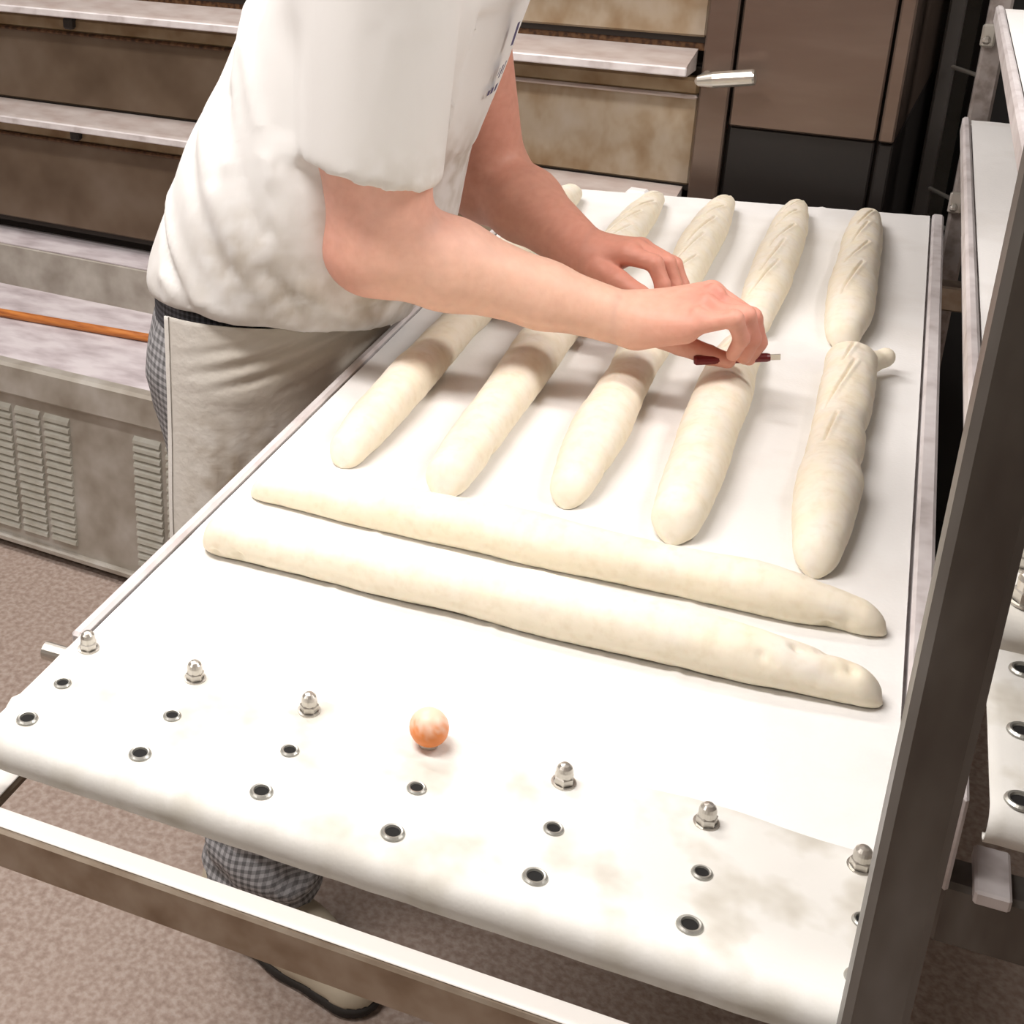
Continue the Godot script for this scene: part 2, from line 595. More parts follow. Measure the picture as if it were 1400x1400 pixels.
func ceiling_lamp(at: Vector3, size: Vector2, energy: float, label: String) -> void:
	var t := thing("ceiling_lamp", label, "lamp", at + Vector3(0, 0.09, 0))
	obj("housing", box(Vector3(size.x + 0.08, 0.07, size.y + 0.06), 0.006), M.lamp_housing, t, Vector3(0, -0.035, 0))
	obj("diffuser", box(Vector3(size.x, 0.012, size.y), 0.003), M.diffuser, t, Vector3(0, -0.076, 0))
	var l := AreaLight3D.new()
	l.name = "lamp_glow"
	t.add_child(l)
	l.area_size = size
	l.position = Vector3(0, -0.086, 0)
	l.rotation.x = -PI / 2
	l.light_energy = energy
	l.light_color = Color(1.0, 0.978, 0.965)
	l.area_range = 12.0
	l.area_attenuation = 2.0
	l.shadow_enabled = true

# ------------------------------------------------------------------ oven
func make_oven() -> void:
	var t := thing("deck_oven", "large steel deck oven with stained doors and a low louvred base", "oven", Vector3(-1.3, 0, -2.4))
	# low base with a floury hearth shelf on top
	var base := wspan("base_cabinet", -3.4, -0.44, 0.03, 0.44, -3.3, -1.95, M.base_steel, t)
	wspan("plinth", -3.4, -0.44, 0.0, 0.03, -3.3, -1.985, M.gap_dark, t, 0.0)
	wspan("bottom_rail", -3.4, -0.44, 0.02, 0.034, -1.97, -1.938, M.base_steel, t)
	wspan("front_lip", -3.4, -0.44, 0.378, 0.449, -1.96, -1.928, M.base_steel, t, 0.006)
	wspan("hearth_shelf", -3.4, -0.44, 0.438, 0.446, -2.34, -1.945, M.hearth, t, 0.001)
	wspan("stone_step", -3.4, -0.46, 0.44, 0.545, -2.42, -2.302, M.step_stone, t, 0.004)
	wspan("step_dust", -3.4, -0.46, 0.5445, 0.547, -2.41, -2.304, M.hearth, t, 0.0)
	# pressed louvers in columns
	var lv := begin()
	var prof := [Vector2(0, 0.009), Vector2(0.007, 0.002), Vector2(0.0085, -0.004), Vector2(0.004, -0.0075), Vector2(0, -0.008)]
	for i in prof.size() - 1:
		var a: Vector2 = prof[i]
		var b: Vector2 = prof[i + 1]
		quad(lv, Vector3(-0.031, a.y, a.x), Vector3(0.031, a.y, a.x), Vector3(0.031, b.y, b.x), Vector3(-0.031, b.y, b.x), Vector3(0, a.y + b.y, 0.01))
	for s in [-0.031, 0.031]:
		for i in range(1, prof.size() - 1):
			tri(lv, Vector3(s, prof[0].y, 0), Vector3(s, prof[i].y, prof[i].x), Vector3(s, prof[i + 1].y, prof[i + 1].x), Vector3(s, 0, 0))
	var louver := done(lv)
	for cx in [-1.885, -1.812, -1.738, -1.664, -1.59, -1.372, -1.296, -1.22, -1.146]:
		for i in 17:
			var y := 0.338 - i * 0.0172
			obj("louver", louver, M.louver, base, Vector3(cx, y, -1.95) - t.position - base.position)
	# decks: two columns of doors
	var decks := [[0.585, 0.79, 0.818], [0.868, 1.028, 1.058], [1.125, 1.285, 1.315], [1.385, 1.545, 1.575]]
	for k in decks.size():
		var d: Array = decks[k]
		for side in 2:
			var x0: float = -3.2 if side == 0 else -1.12
			var x1: float = -1.15 if side == 0 else -0.49
			var dm: Material = M.door_darker if side == 0 else M.door_enamel  # left doors get the darker tone
			var door := wspan("deck_door", x0, x1, d[0], d[1] + 0.004, -2.42, -2.372, dm, t, 0.004)
			wspan("door_top_strip", x0, x1, d[1], d[2], -2.41, -2.362, M.door_strip, door, 0.005)
			wspan("door_ridge", x0, x1, d[1] - 0.006, d[1] + 0.001, -2.40, -2.358, M.burnt_edge if side == 0 else M.ledge, door, 0.003)
			wspan("shadow_strip", x0, x1, d[0] - 0.01, d[0], -2.42, -2.376, M.gap_dark, door, 0.0)  # dark strip painted for the shadow under the door
			if side == 0:
				for hx in [-1.812, -2.7]:
					wspan("latch", hx - 0.012, hx + 0.012, d[2] - 0.022, d[2] + 0.004, -2.37, -2.345, M.upright_dark, door, 0.005)
		# ledge above the doors; its lamplit front edge is painted as a pale strip
		var st := begin()
		var y: float = d[2] + 0.012
		var pr := [Vector2(-2.37, y + 0.036), Vector2(-2.302, y + 0.02), Vector2(-2.294, y + 0.016), Vector2(-2.294, y + 0.003), Vector2(-2.302, y), Vector2(-2.37, y)]
		var o := Vector3(-1.3, 0, -2.4)
		var mid := Vector2(-2.335, y + 0.014)
		for i in pr.size():
			var a: Vector2 = pr[i]
			var b: Vector2 = pr[(i + 1) % pr.size()]
			var c := (a + b) * 0.5 - mid
			quad(st, Vector3(-3.3, a.y, a.x) - o, Vector3(-0.5, a.y, a.x) - o, Vector3(-0.5, b.y, b.x) - o, Vector3(-3.3, b.y, b.x) - o, Vector3(0, c.y, c.x))
		for i in range(1, pr.size() - 1):
			for s in [-3.3, -0.5]:
				tri(st, Vector3(s, pr[0].y, pr[0].x) - o, Vector3(s, pr[i].y, pr[i].x) - o, Vector3(s, pr[i + 1].y, pr[i + 1].x) - o, Vector3(s + 1.9, 0, 0))
		var dl := obj("deck_ledge", done(st), M.ledge, t)
		obj("lit_edge", box(Vector3(2.802, 0.015, 0.008), 0.002), M.rail, dl, Vector3(-1.9, y + 0.0095, -2.293) - o)
		wspan("ledge_seal", -3.3, -0.49, d[2] - 0.002, y + 0.002, -2.42, -2.385, M.gap_dark, t, 0.0)
		wspan("sill", -3.3, -0.49, y + 0.032, y + 0.05, -2.42, -2.378, M.burnt_edge, t, 0.0)
	wspan("oven_core", -3.4, -0.47, 0.44, 1.95, -3.3, -2.41, M.gap_dark, t, 0.0)
	wspan("top_panel", -3.4, -0.172, 1.63, 2.0, -3.3, -2.36, M.oven_side, t, 0.01)
	wspan("front_column", -0.488, -0.4385, 0.0, 1.63, -3.3, -2.356, M.oven_side, t, 0.003)
	wspan("control_panel", -0.433, -0.2, 0.984, 1.63, -3.3, -2.358, M.oven_side, t, 0.003)
	wspan("reflection_panel", -0.433, -0.2, 0.0, 0.9825, -3.3, -2.366, M.steel_reflection, t, 0.003)  # dark reflection in the steel, painted as a separate near-black panel
	wspan("corner_post", -0.195, -0.172, 0.984, 1.63, -3.3, -2.356, M.oven_side, t, 0.003)
	wspan("reflection_corner", -0.195, -0.172, 0.0, 0.98, -3.3, -2.366, M.steel_reflection, t, 0.003)  # same dark reflection, painted on down the corner strip
	wspan("seam_backing", -0.45, -0.18, 0.0, 1.63, -3.2, -2.38, M.gap_dark, t, 0.0)
	# round handle of the right doors
	var st2 := begin()
	add_tube(st2, [Vector3(-0.48, 1.066, -2.3), Vector3(-0.455, 1.07, -2.3), Vector3(-0.393, 1.08, -2.3), Vector3(-0.39, 1.0805, -2.3)], [0.009, 0.0135, 0.0135, 0.0115], 20)
	add_tube(st2, [Vector3(-0.478, 1.066, -2.365), Vector3(-0.478, 1.066, -2.3)], [0.008, 0.008], 12)
	var hd := obj("door_handle", done(st2), M.bolt_steel, t, -t.position)
	tag(hd, "round steel bar handle", "")
	# things lying on the oven
	var rod := thing("wooden_rod", "orange-brown wooden peel handle lying on the floury oven shelf", "rod", Vector3(-1.9, 0.4551, -2.13))
	obj("shaft", tube([Vector3(-0.75, 0, 0.06), Vector3(0.0, 0, 0.0), Vector3(0.58, 0, -0.05)], [0.009, 0.009, 0.009], 16), M.rod_wood, rod)
	var tab := thing("plastic_scraper", "small white plastic scraper lying on the oven ledge beyond the dough", "scraper", Vector3(-0.567, 0.8465, -2.325))
	obj("blade", box(Vector3(0.038, 0.016, 0.03), 0.005), M.plastic_white, tab, Vector3(0, 0.008, 0))
	var gap_back := thing("dark_backing", "tall black cabinet added to keep the gap beside the oven dark", "backing", Vector3(0.45, 0, -3.1))  # added black backing that stands in for the darkness of the gap
	obj("body", box(Vector3(1.1, 2.2, 0.5), 0.01), M.gap_shade, gap_back, Vector3(0, 1.1, 0))
	for s in [-0.27, 0.27]:
		obj("door", box(Vector3(0.52, 2.0, 0.03), 0.006), M.gap_shade, gap_back, Vector3(s, 1.1, 0.262))  # fronts belong to the added backing

# ------------------------------------------------------------------ loader
func make_loader() -> void:
	var t := thing("loader_frame", "dark steel loader frame whose broad post stands in front on the right", "frame", Vector3.ZERO, YAW)
	var pst := span("front_post", Vector3(0.049, 0.0, -0.622), Vector3(0.0795, 2.1, -0.588), M.post_steel, t, 0.004)
	tag(pst, "broad dark steel post", "")
	var nb := span("near_bar", Vector3(-0.60, 0.795, -0.632), Vector3(0.045, 0.83, -0.611), M.bar_steel, t, 0.002)
	obj("flour_dust", box(Vector3(0.64, 0.0012, 0.0165), 0.0005), M.flour_dust, nb, Vector3(0, 0.0181, -0.0012))
	var sb := span("side_bar", Vector3(-0.585, 0.822, -0.70), Vector3(-0.521, 0.83, -0.632), M.bar_steel, t, 0.002)
	obj("flour_dust", box(Vector3(0.060, 0.0012, 0.064), 0.0005), M.flour_dust, sb, Vector3(0, 0.0046, 0))
	for a in [-0.47, 0.01]:
		span("runner", Vector3(a - 0.02, 0.80, -2.3), Vector3(a + 0.02, 0.8495, -0.78), M.bar_steel, t, 0.003)
	for b in [-2.25]:
		span("cross_bar", Vector3(-0.5, 0.76, b - 0.02), Vector3(0.78, 0.7999, b + 0.02), M.bar_steel, t, 0.003)
	span("right_bar", Vector3(0.122, 0.70, -0.955), Vector3(0.80, 0.759, -0.92), M.post_steel, t, 0.004)
	span("bar_bracket", Vector3(0.104, 0.705, -0.945), Vector3(0.122, 0.75, -0.93), M.upright_dark, t, 0.003)
	for y in [0.738, 0.722]:
		obj("bolt", lathe([Vector2(0, 0.008), Vector2(0.005, 0.007), Vector2(0.0075, 0.003), Vector2(0.0075, 0), Vector2(0, 0)], 12), M.bolt_steel, t, Vector3(0.112, y, -0.928))
	span("guide_plate", Vector3(0.143, 0.7592, -0.96), Vector3(0.168, 0.772, -0.905), M.rail, t, 0.002)
	span("guide_cheek", Vector3(0.122, 0.7592, -1.02), Vector3(0.1265, 0.846, -0.91), M.rail, t, 0.002)
	# uprights at the oven end
	span("rear_post", Vector3(0.102, 0, -2.40), Vector3(0.134, 2.1, -2.365), M.upright_grey, t, 0.004)
	span("rear_post", Vector3(0.80, 0, -2.40), Vector3(0.834, 2.1, -2.365), M.upright_grey, t, 0.004)
	span("dark_upright", Vector3(0.049, 0, -2.52), Vector3(0.074, 2.1, -2.48), M.upright_dark, t, 0.003)
	span("front_upright", Vector3(0.80, 0, -0.96), Vector3(0.84, 2.1, -0.92), M.post_steel, t, 0.004)
	span("head_rail", Vector3(0.049, 2.06, -2.4), Vector3(0.0785, 2.1, -0.622), M.post_steel, t, 0.004)
	span("head_rail", Vector3(0.049, 2.0601, -2.48), Vector3(0.84, 2.0999, -2.40), M.post_steel, t, 0.004)
	for y in [0.84, 0.891, 1.095]:
		obj("support_pin", tube([Vector3(0.07, y, -2.47), Vector3(0.118, y, -2.39)], [0.0035, 0.0035], 10), M.bolt_steel, t)
	for y in [0.90, 1.165]:
		var br := begin()
		add_box(br, Vector3(0.02, 0.035, 0.012), 0.003, Transform3D(Basis.IDENTITY, Vector3(0.108, y, -2.36)))
		add_box(br, Vector3(0.012, 0.012, 0.02), 0.004, Transform3D(Basis.IDENTITY, Vector3(0.106, y - 0.006, -2.352)))
		obj("shelf_bracket", done(br), M.bolt_steel, t)

func hexnut(r: float) -> ArrayMesh:
	var st := begin()
	add_lathe(st, [Vector2(r * 1.35, 0), Vector2(r * 1.35, r * 0.18), Vector2(r * 1.1, r * 0.2)], 20)
	add_lathe(st, [Vector2(r * 1.12, r * 0.18), Vector2(r * 1.12, r * 0.95), Vector2(r * 0.98, r * 1.1), Vector2(r * 0.7, r * 1.12)], 6)
	add_lathe(st, [Vector2(r * 0.92, r * 1.05), Vector2(r * 0.92, r * 1.75), Vector2(r * 0.8, r * 2.15), Vector2(r * 0.5, r * 2.45), Vector2(0, r * 2.56)], 20)
	return done(st)

func grommet(r: float) -> ArrayMesh:
	return lathe([Vector2(r * 1.05, 0), Vector2(r, r * 0.14), Vector2(r * 0.84, r * 0.27), Vector2(r * 0.7, r * 0.24), Vector2(r * 0.63, r * 0.05), Vector2(r * 0.62, -r * 0.3)], 28)

# flat sheet with square ends, far end may run askew
func sheet(a0: float, a1: float, bl: float, br: float, b1: float, y0: float, y1: float, creases := []) -> ArrayMesh:
	var V := PackedVector3Array()
	var na := 90
	var nb := 60
	for i in nb + 1:
		for j in na + 1:
			var u := float(j) / na
			var a := lerpf(a0, a1, u)
			var b := lerpf(b1, lerpf(bl, br, u), float(i) / nb)
			var y := y1 + 0.0005 * nz.get_noise_3d(a * 60, b * 60, 3.0)
			for c in creases: y += 0.0016 * exp(-pow((a - c - 0.004 * sin(b * 9.0 + c * 40.0)) / 0.0035, 2.0))
			V.append(Vector3(a, y, b))
	var st := begin(true)
	var m := grid_mesh(V, nb + 1, na + 1, false, PackedColorArray(), false)
	st.append_from(m, 0, Transform3D.IDENTITY)
	var skirt := begin()
	var c4 := [Vector3(a0, 0, b1), Vector3(a1, 0, b1), Vector3(a1, 0, br), Vector3(a0, 0, bl)]
	for i in 4:
		var p: Vector3 = c4[i]
		var q: Vector3 = c4[(i + 1) % 4]
		var out := (q - p).cross(Vector3.UP) * -1.0
		quad(skirt, p + Vector3(0, y0, 0), q + Vector3(0, y0, 0), q + Vector3(0, y1, 0), p + Vector3(0, y1, 0), Vector3(q.z - p.z, 0, p.x - q.x) * -1.0)
	quad(skirt, c4[0] + Vector3(0, y0, 0), c4[1] + Vector3(0, y0, 0), c4[2] + Vector3(0, y0, 0), c4[3] + Vector3(0, y0, 0), Vector3.DOWN)
	st.append_from(done(skirt), 0, Transform3D.IDENTITY)
	return st.commit()

# the loose cloth end that wraps round the nose of the board
func belt_flap(a0: float, a1: float, b_nut: float, b_roll: float, y: float, wav: float) -> ArrayMesh:
	var path: Array[Vector2] = []   # (b, y)
	var r := 0.016
	for i in 15: path.append(Vector2(lerpf(b_nut - 0.016, b_roll, i / 14.0), y))
	for i in range(1, 11):
		var t := PI * i / 10.0
		path.append(Vector2(b_roll + r * sin(t), y - r + r * cos(t)))
	var V := PackedVector3Array()
	var na := 70
	var n := path.size()
	var outline: Array[Vector2] = []
	for p in path: outline.append(p)
	for i in range(n - 1, -1, -1):
		var d := (path[mini(i + 1, n - 1)] - path[maxi(i - 1, 0)]).normalized()
		outline.append(path[i] + Vector2(d.y, -d.x) * 0.0032)
	# which side is inside: below the top run
	for i in outline.size():
		for j in na + 1:
			var u := float(j) / na
			var a := lerpf(a0, a1, u)
			var p := outline[i]
			var w := wav * sin(u * 17.0 + 0.6) * sin(u * 5.3)
			var far: float = clampf((b_nut + 0.02 - p.x) / 0.036, 0, 1)
			var yy := p.y + 0.0007 * nz.get_noise_3d(a * 40, p.x * 40, 8.0)
			V.append(Vector3(a, yy + far * absf(w) * 0.3, p.x + far * w))
	var I := PackedInt32Array()
	var cols := na + 1
	var rows := outline.size()
	for i in rows:
		for j in na:
			var p := i * cols + j
			var q := ((i + 1) % rows) * cols + j
			I.append_array([p, p + 1, q, p + 1, q + 1, q])
	for e in [0, na]:   # close both sides
		for i in n - 1:
			var p: int = i * cols + e
			var q: int = (i + 1) * cols + e
			var p2: int = (rows - 1 - i) * cols + e
			var q2: int = (rows - 2 - i) * cols + e
			if e == 0: I.append_array([p, q, p2, q, q2, p2])
			else: I.append_array([p, p2, q, q, p2, q2])
	return indexed(V, I)

func loading_board(called: String, label: String, a0: float, a1: float, bl: float, br: float, b1: float, y: float, first: bool, reach := 0.127) -> Node3D:
	var t := thing(called, label, "loading board", frb((a0 + a1) * 0.5, y, (br + b1) * 0.5), YAW)
	var o := Vector3((a0 + a1) * 0.5, y, (br + b1) * 0.5)
	var nose := b1
	obj("belt", sheet(a0, a1, bl, br, nose - 0.02, y - 0.005, y, [-0.091, -0.238, -0.38] if first else [a0 + 0.15, a0 + 0.3]), M.belt, t, -o)
	obj("tray", sheet(a0 + 0.001, a1 - 0.001, bl + 0.004, br + 0.004, nose - 0.035, y - 0.029, y - 0.0055), M.tray, t, -o)
	# side rails
	for s in 2:
		var x: float = a0 if s == 0 else a1
		var w := 0.011 if s == 0 else 0.017
		var st := begin()
		var far: float = bl if s == 0 else br
		var c := x - w * 0.5 - 0.002 if s == 0 else x + w * 0.5 + 0.003
		var len := (nose - reach + (-0.013 if first else -0.02)) - far
		add_box(st, Vector3(w, 0.026, len), 0.003, Transform3D(Basis.IDENTITY, Vector3(c, y - 0.008, far + len * 0.5) - o))
		add_box(st, Vector3(0.006, 0.004, len), 0.001, Transform3D(Basis.IDENTITY, Vector3(x + (0.0 if s == 0 else 0.001), y - 0.012, far + len * 0.5) - o))
		obj("side_rail", done(st), M.rail, t)
	if not first: span("end_strip", Vector3(a0, y - 0.022, minf(bl, br) - 0.006) - o, Vector3(a1, y - 0.006, minf(bl, br) - 0.001) - o, M.belt, t, 0.002)
	obj("nose_roller", tube([Vector3(a0 + 0.004, y - 0.0115, nose - 0.016) - o, Vector3(a1 - 0.004, y - 0.0115, nose - 0.016) - o], [0.0115, 0.0115], 20), M.tray, t)
	var flap := obj("belt_end", belt_flap(a0 - 0.003, a1 + 0.001, nose - reach, nose - 0.016, y + 0.0044, 0.004), M.belt_end, t, -o)
	if first:
		var nut := hexnut(0.0064)
		for i in 7:
			var p := Vector3(-0.519 + 0.0957 * i, y + 0.0043, -0.762) - o
			if i == 3: continue
			var nn := obj("cap_nut", nut, M.bolt_steel, t, p)
			nn.rotation.y = i * 0.7
		var g := grommet(0.0073)
		var hole := lathe([Vector2(0, 0.0), Vector2(0.00462, 0.0), Vector2(0.0046, -0.0004), Vector2(0, -0.0004)], 20)
		for r in 2:
			for i in 7:
				var p := Vector3(-0.5125 + 0.0953 * i, y + 0.0046, -0.7145 + 0.047 * r) - o
				var gg := obj("grommet", g, M.grommet_steel, t, p)
				gg.scale = Vector3.ONE * (0.9 if r == 0 else 1.08)
				obj("hole", hole, M.hole_dark, gg, Vector3(0, 0.0004, 0))
		# orange ball knob in the row of nuts
		var st := begin(true)
		var prof := []
		for i in 17:
			var ph := -PI * 0.5 + PI * i / 16.0
			var rr := 0.0142 * cos(ph)
			if absf(ph + 0.30) < 0.05: rr *= 0.975
			prof.append(Vector2(maxf(rr, 0.0), 0.0142 * sin(ph)))
		add_lathe(st, prof, 32)
		st.index()
		st.generate_normals()
		var arr := st.commit_to_arrays()
		var cols := PackedColorArray()
		for v: Vector3 in arr[Mesh.ARRAY_VERTEX]:
			var f: float = clampf((v.y * 90.0 - 0.15 + 0.5 * nz.get_noise_3d(v.x * 160, v.y * 160, v.z * 160)) * 1.5, 0.0, 1.0)
			cols.append(Color(0.85, 0.26, 0.055).lerp(Color(0.9, 0.66, 0.52), f * 0.85))
		arr[Mesh.ARRAY_COLOR] = cols
		var km := ArrayMesh.new()
		km.add_surface_from_arrays(Mesh.PRIMITIVE_TRIANGLES, arr)
		M.knob_orange.albedo_color = Color.WHITE
		var k := obj("ball_knob", km, M.knob_orange, t, Vector3(-0.2345, y + 0.0196, -0.762) - o)
		tag(k, "orange ball knob dusted with flour", "")
		obj("knob_seat", lathe([Vector2(0.0072, 0), Vector2(0.0066, 0.004), Vector2(0.005, 0.008)], 20), M.bolt_steel, k, Vector3(0, -0.0152, 0))
		obj("clamp_bar", tube([Vector3(-0.5855, 0, 0), Vector3(-0.585, 0, 0), Vector3(-0.5, 0, 0), Vector3(0.06, 0, 0)], [0.0066, 0.0079, 0.0079, 0.0079], 18), M.bolt_steel, t, Vector3(0, y - 0.0375, -0.795) - o)
		var fr := begin()
		add_box(fr, Vector3(0.010, 0.0012, 0.016), 0.0003, Transform3D(Basis(Vector3(0, 0, 1), 0.5) * Basis(Vector3(0, 1, 0), 0.4), Vector3(-0.548, y - 0.012, -0.70) - o))
		obj("frayed_strip", done(fr), M.belt_end, t)
	return t

func make_boards() -> void:
	loading_board("belt_board", "long white belt board carrying the dough, orange knob and cap nuts at its near end", -0.532, 0.074, -2.25, -2.336, -0.635, TOP, true)
	var low := loading_board("belt_board", "lowest spare belt board at right edge, its white end pierced by grommets", 0.137, 0.74, -2.33, -2.33, -0.862, 0.87, false, 0.21)
	var mid := loading_board("belt_board", "middle spare belt board behind the dark post, below the topmost one", 0.106, 0.72, -2.33, -2.33, -0.835, 1.04, false)
	loading_board("belt_board", "topmost spare belt board in the upper right corner, its side dusted with flour", 0.122, 0.74, -2.33, -2.33, -0.80, 1.21, false)
	var g := grommet(0.0105)
	var hole := lathe([Vector2(0, 0.0), Vector2(0.0066, 0.0), Vector2(0.0066, -0.0004), Vector2(0, -0.0004)], 20)
	for r in 3:
		for i in 6:
			var gg := obj("grommet", g, M.grommet_steel, low, Vector3(0.153 + 0.0955 * i + 0.004 * r, 0.8746, -0.884 - 0.084 * r) - Vector3(0.4385, 0.87, -1.596))
			obj("hole", hole, M.hole_dark, gg, Vector3(0, 0.0005, 0))
	var nut := hexnut(0.009)
	for i in 6:
		for r in 2:
			obj("cap_nut", nut, M.bolt_steel, mid, Vector3(0.124 + 0.0955 * i, 1.0444, -0.905 + 0.048 * r) - Vector3(0.413, 1.04, -1.5825))

# ------------------------------------------------------------------ dough
# ends and a list of middles and widths from one end to the other, in the loader frame; cuts = [along 0..1, across from, across to, length]
func loaf(label: String, group: String, along_a: bool, s0: float, s1: float, mids: Array, widths: Array, cuts: Array, dents: Array, sd: int, hr := 0.78) -> void:
	var ns := int((s1 - s0) / (0.0013 if cuts.size() else 0.0026))
	var nt := 128 if cuts.size() else 64
	var mc := 0.0
	for m in mids: mc += m / mids.size()
	var sc := (s0 + s1) * 0.5
	var at := frb(sc, TOP + 0.0008, mc) if along_a else frb(mc, TOP + 0.0008, sc)
	var t := thing("dough_loaf", label, "dough", at, YAW, group)
	var V := PackedVector3Array()
	var C := PackedColorArray()
	var L := s1 - s0
	for i in ns + 1:
		var u := float(i) / ns
		# bunch rows at the ends so that they close round
		u = 0.5 - 0.5 * cos(PI * u) * (1.0 - 0.0) if i == 0 or i == ns else clampf(u, 0.0006, 0.9994)
		var s := lerpf(s0, s1, u)
		var w: float = pick(widths, u)
		var e := minf(u, 1.0 - u) * L
		var endr := 0.022
		if e < endr: w *= sqrt(maxf(0.0, 1.0 - pow(1.0 - e / endr, 2.0)))
		w = maxf(w, 0.0004)
		var H := w * hr
		H = minf(H, 0.05)
		var m: float = pick(mids, u) - mc
		for j in nt:
			var th := TAU * j / nt - PI * 0.5
			var x := 0.5 * w * cos(th)
			var y := H * (0.44 + 0.57 * sin(th))
			var P := Vector3(x, y, s)
			var nrm := Vector3(cos(th), sin(th), 0)
			var q := Vector3(x + sd * 3.1, y, s)
			var d := 0.0026 * nz.get_noise_3d(q.x * 10, q.y * 10, q.z * 6) + 0.0006 * nz.get_noise_3d(q.x * 40, q.y * 40, q.z * 40) + 0.00012 * nz.get_noise_3d(q.x * 150, q.y * 150, q.z * 150)
			d *= clampf(w / 0.03, 0.0, 1.0)
			var crumb := 0.0
			for c in cuts:
				var a := Vector2(c[1], s0 + c[0] * L)
				var b := Vector2(c[2], s0 + c[0] * L + c[3])
				if sin(th) < 0.1: continue
				var pp := Vector2(x, s)
				var ab := b - a
				var tt: float = clampf((pp - a).dot(ab) / ab.length_squared(), 0.0, 1.0)
				var g := pp - a - ab * tt
				var dist := g.length()
				if dist < 0.012:
					var taper := sqrt(maxf(0.0, 1.0 - pow(tt * 2.0 - 1.0, 2.0))) * 0.8 + 0.2
					var side := signf(g.x * ab.y - g.y * ab.x)
					d -= 0.0042 * taper * exp(-pow(dist / 0.0012, 2.0))
					d += 0.0019 * taper * exp(-pow((dist - 0.0036) / 0.0024, 2.0)) * (1.0 if side > 0 else 0.2)
					crumb = maxf(crumb, taper * exp(-pow(dist / 0.0013, 2.0)))
			for dn in dents:
				var dd := Vector3(x, y, s).distance_to(Vector3(dn[1], dn[2], s0 + dn[0] * L))
				if dd < dn[3] * 2.5: d -= dn[4] * exp(-pow(dd / dn[3], 2.0))
			P += nrm * d
			P.y = maxf(P.y, 0.0)
			if along_a: V.append(Vector3(P.z - sc, P.y, P.x))
			else: V.append(Vector3(P.x, P.y, P.z - sc))
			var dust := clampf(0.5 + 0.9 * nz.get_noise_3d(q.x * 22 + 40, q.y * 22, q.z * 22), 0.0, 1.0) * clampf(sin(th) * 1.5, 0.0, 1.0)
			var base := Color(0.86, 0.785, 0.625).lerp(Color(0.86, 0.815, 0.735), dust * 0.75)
			C.append(base.lerp(Color(0.60, 0.49, 0.33), crumb * 0.8))  # cut crumb is darker and yellower than the floured skin
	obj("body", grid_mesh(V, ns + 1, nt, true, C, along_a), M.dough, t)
	if sd == 8:   # pinched nub at the far end
		var f := Field.new(Vector3(-0.01, -0.002, s0 - sc - 0.035), Vector3(0.06, 0.05, s0 - sc + 0.05), 0.0025)
		f.bone(Vector3(0.014, 0.020, s0 - sc + 0.020), Vector3(0.034, 0.021, s0 - sc - 0.004), 0.016, 0.0095, 0.004)
		f.bone(Vector3(0.034, 0.021, s0 - sc - 0.004), Vector3(0.0355, 0.023, s0 - sc - 0.005), 0.0105, 0.0108, 0.004)
		var W := PackedVector3Array()
		var J := PackedInt32Array()
		f.nets(W, J)
		var D := PackedColorArray()
		for i in W.size(): D.append(Color(0.86, 0.79, 0.64))
		obj("nub", indexed(W, J, D), M.dough, t)

func slashes(n: int, from: float, to: float, sd: int, x0 := 0.006, x1 := -0.015, ln := 0.085) -> Array:
	var out := []
	for i in n:
		var u := lerpf(from, to, float(i) / maxf(n - 1, 1))
		out.append([u, x0 + 0.003 * sin(sd + i * 2.1), x1 + 0.003 * cos(sd * 2 + i * 1.7), ln * (1.0 + 0.15 * sin(i * 1.3 + sd))])
	return out

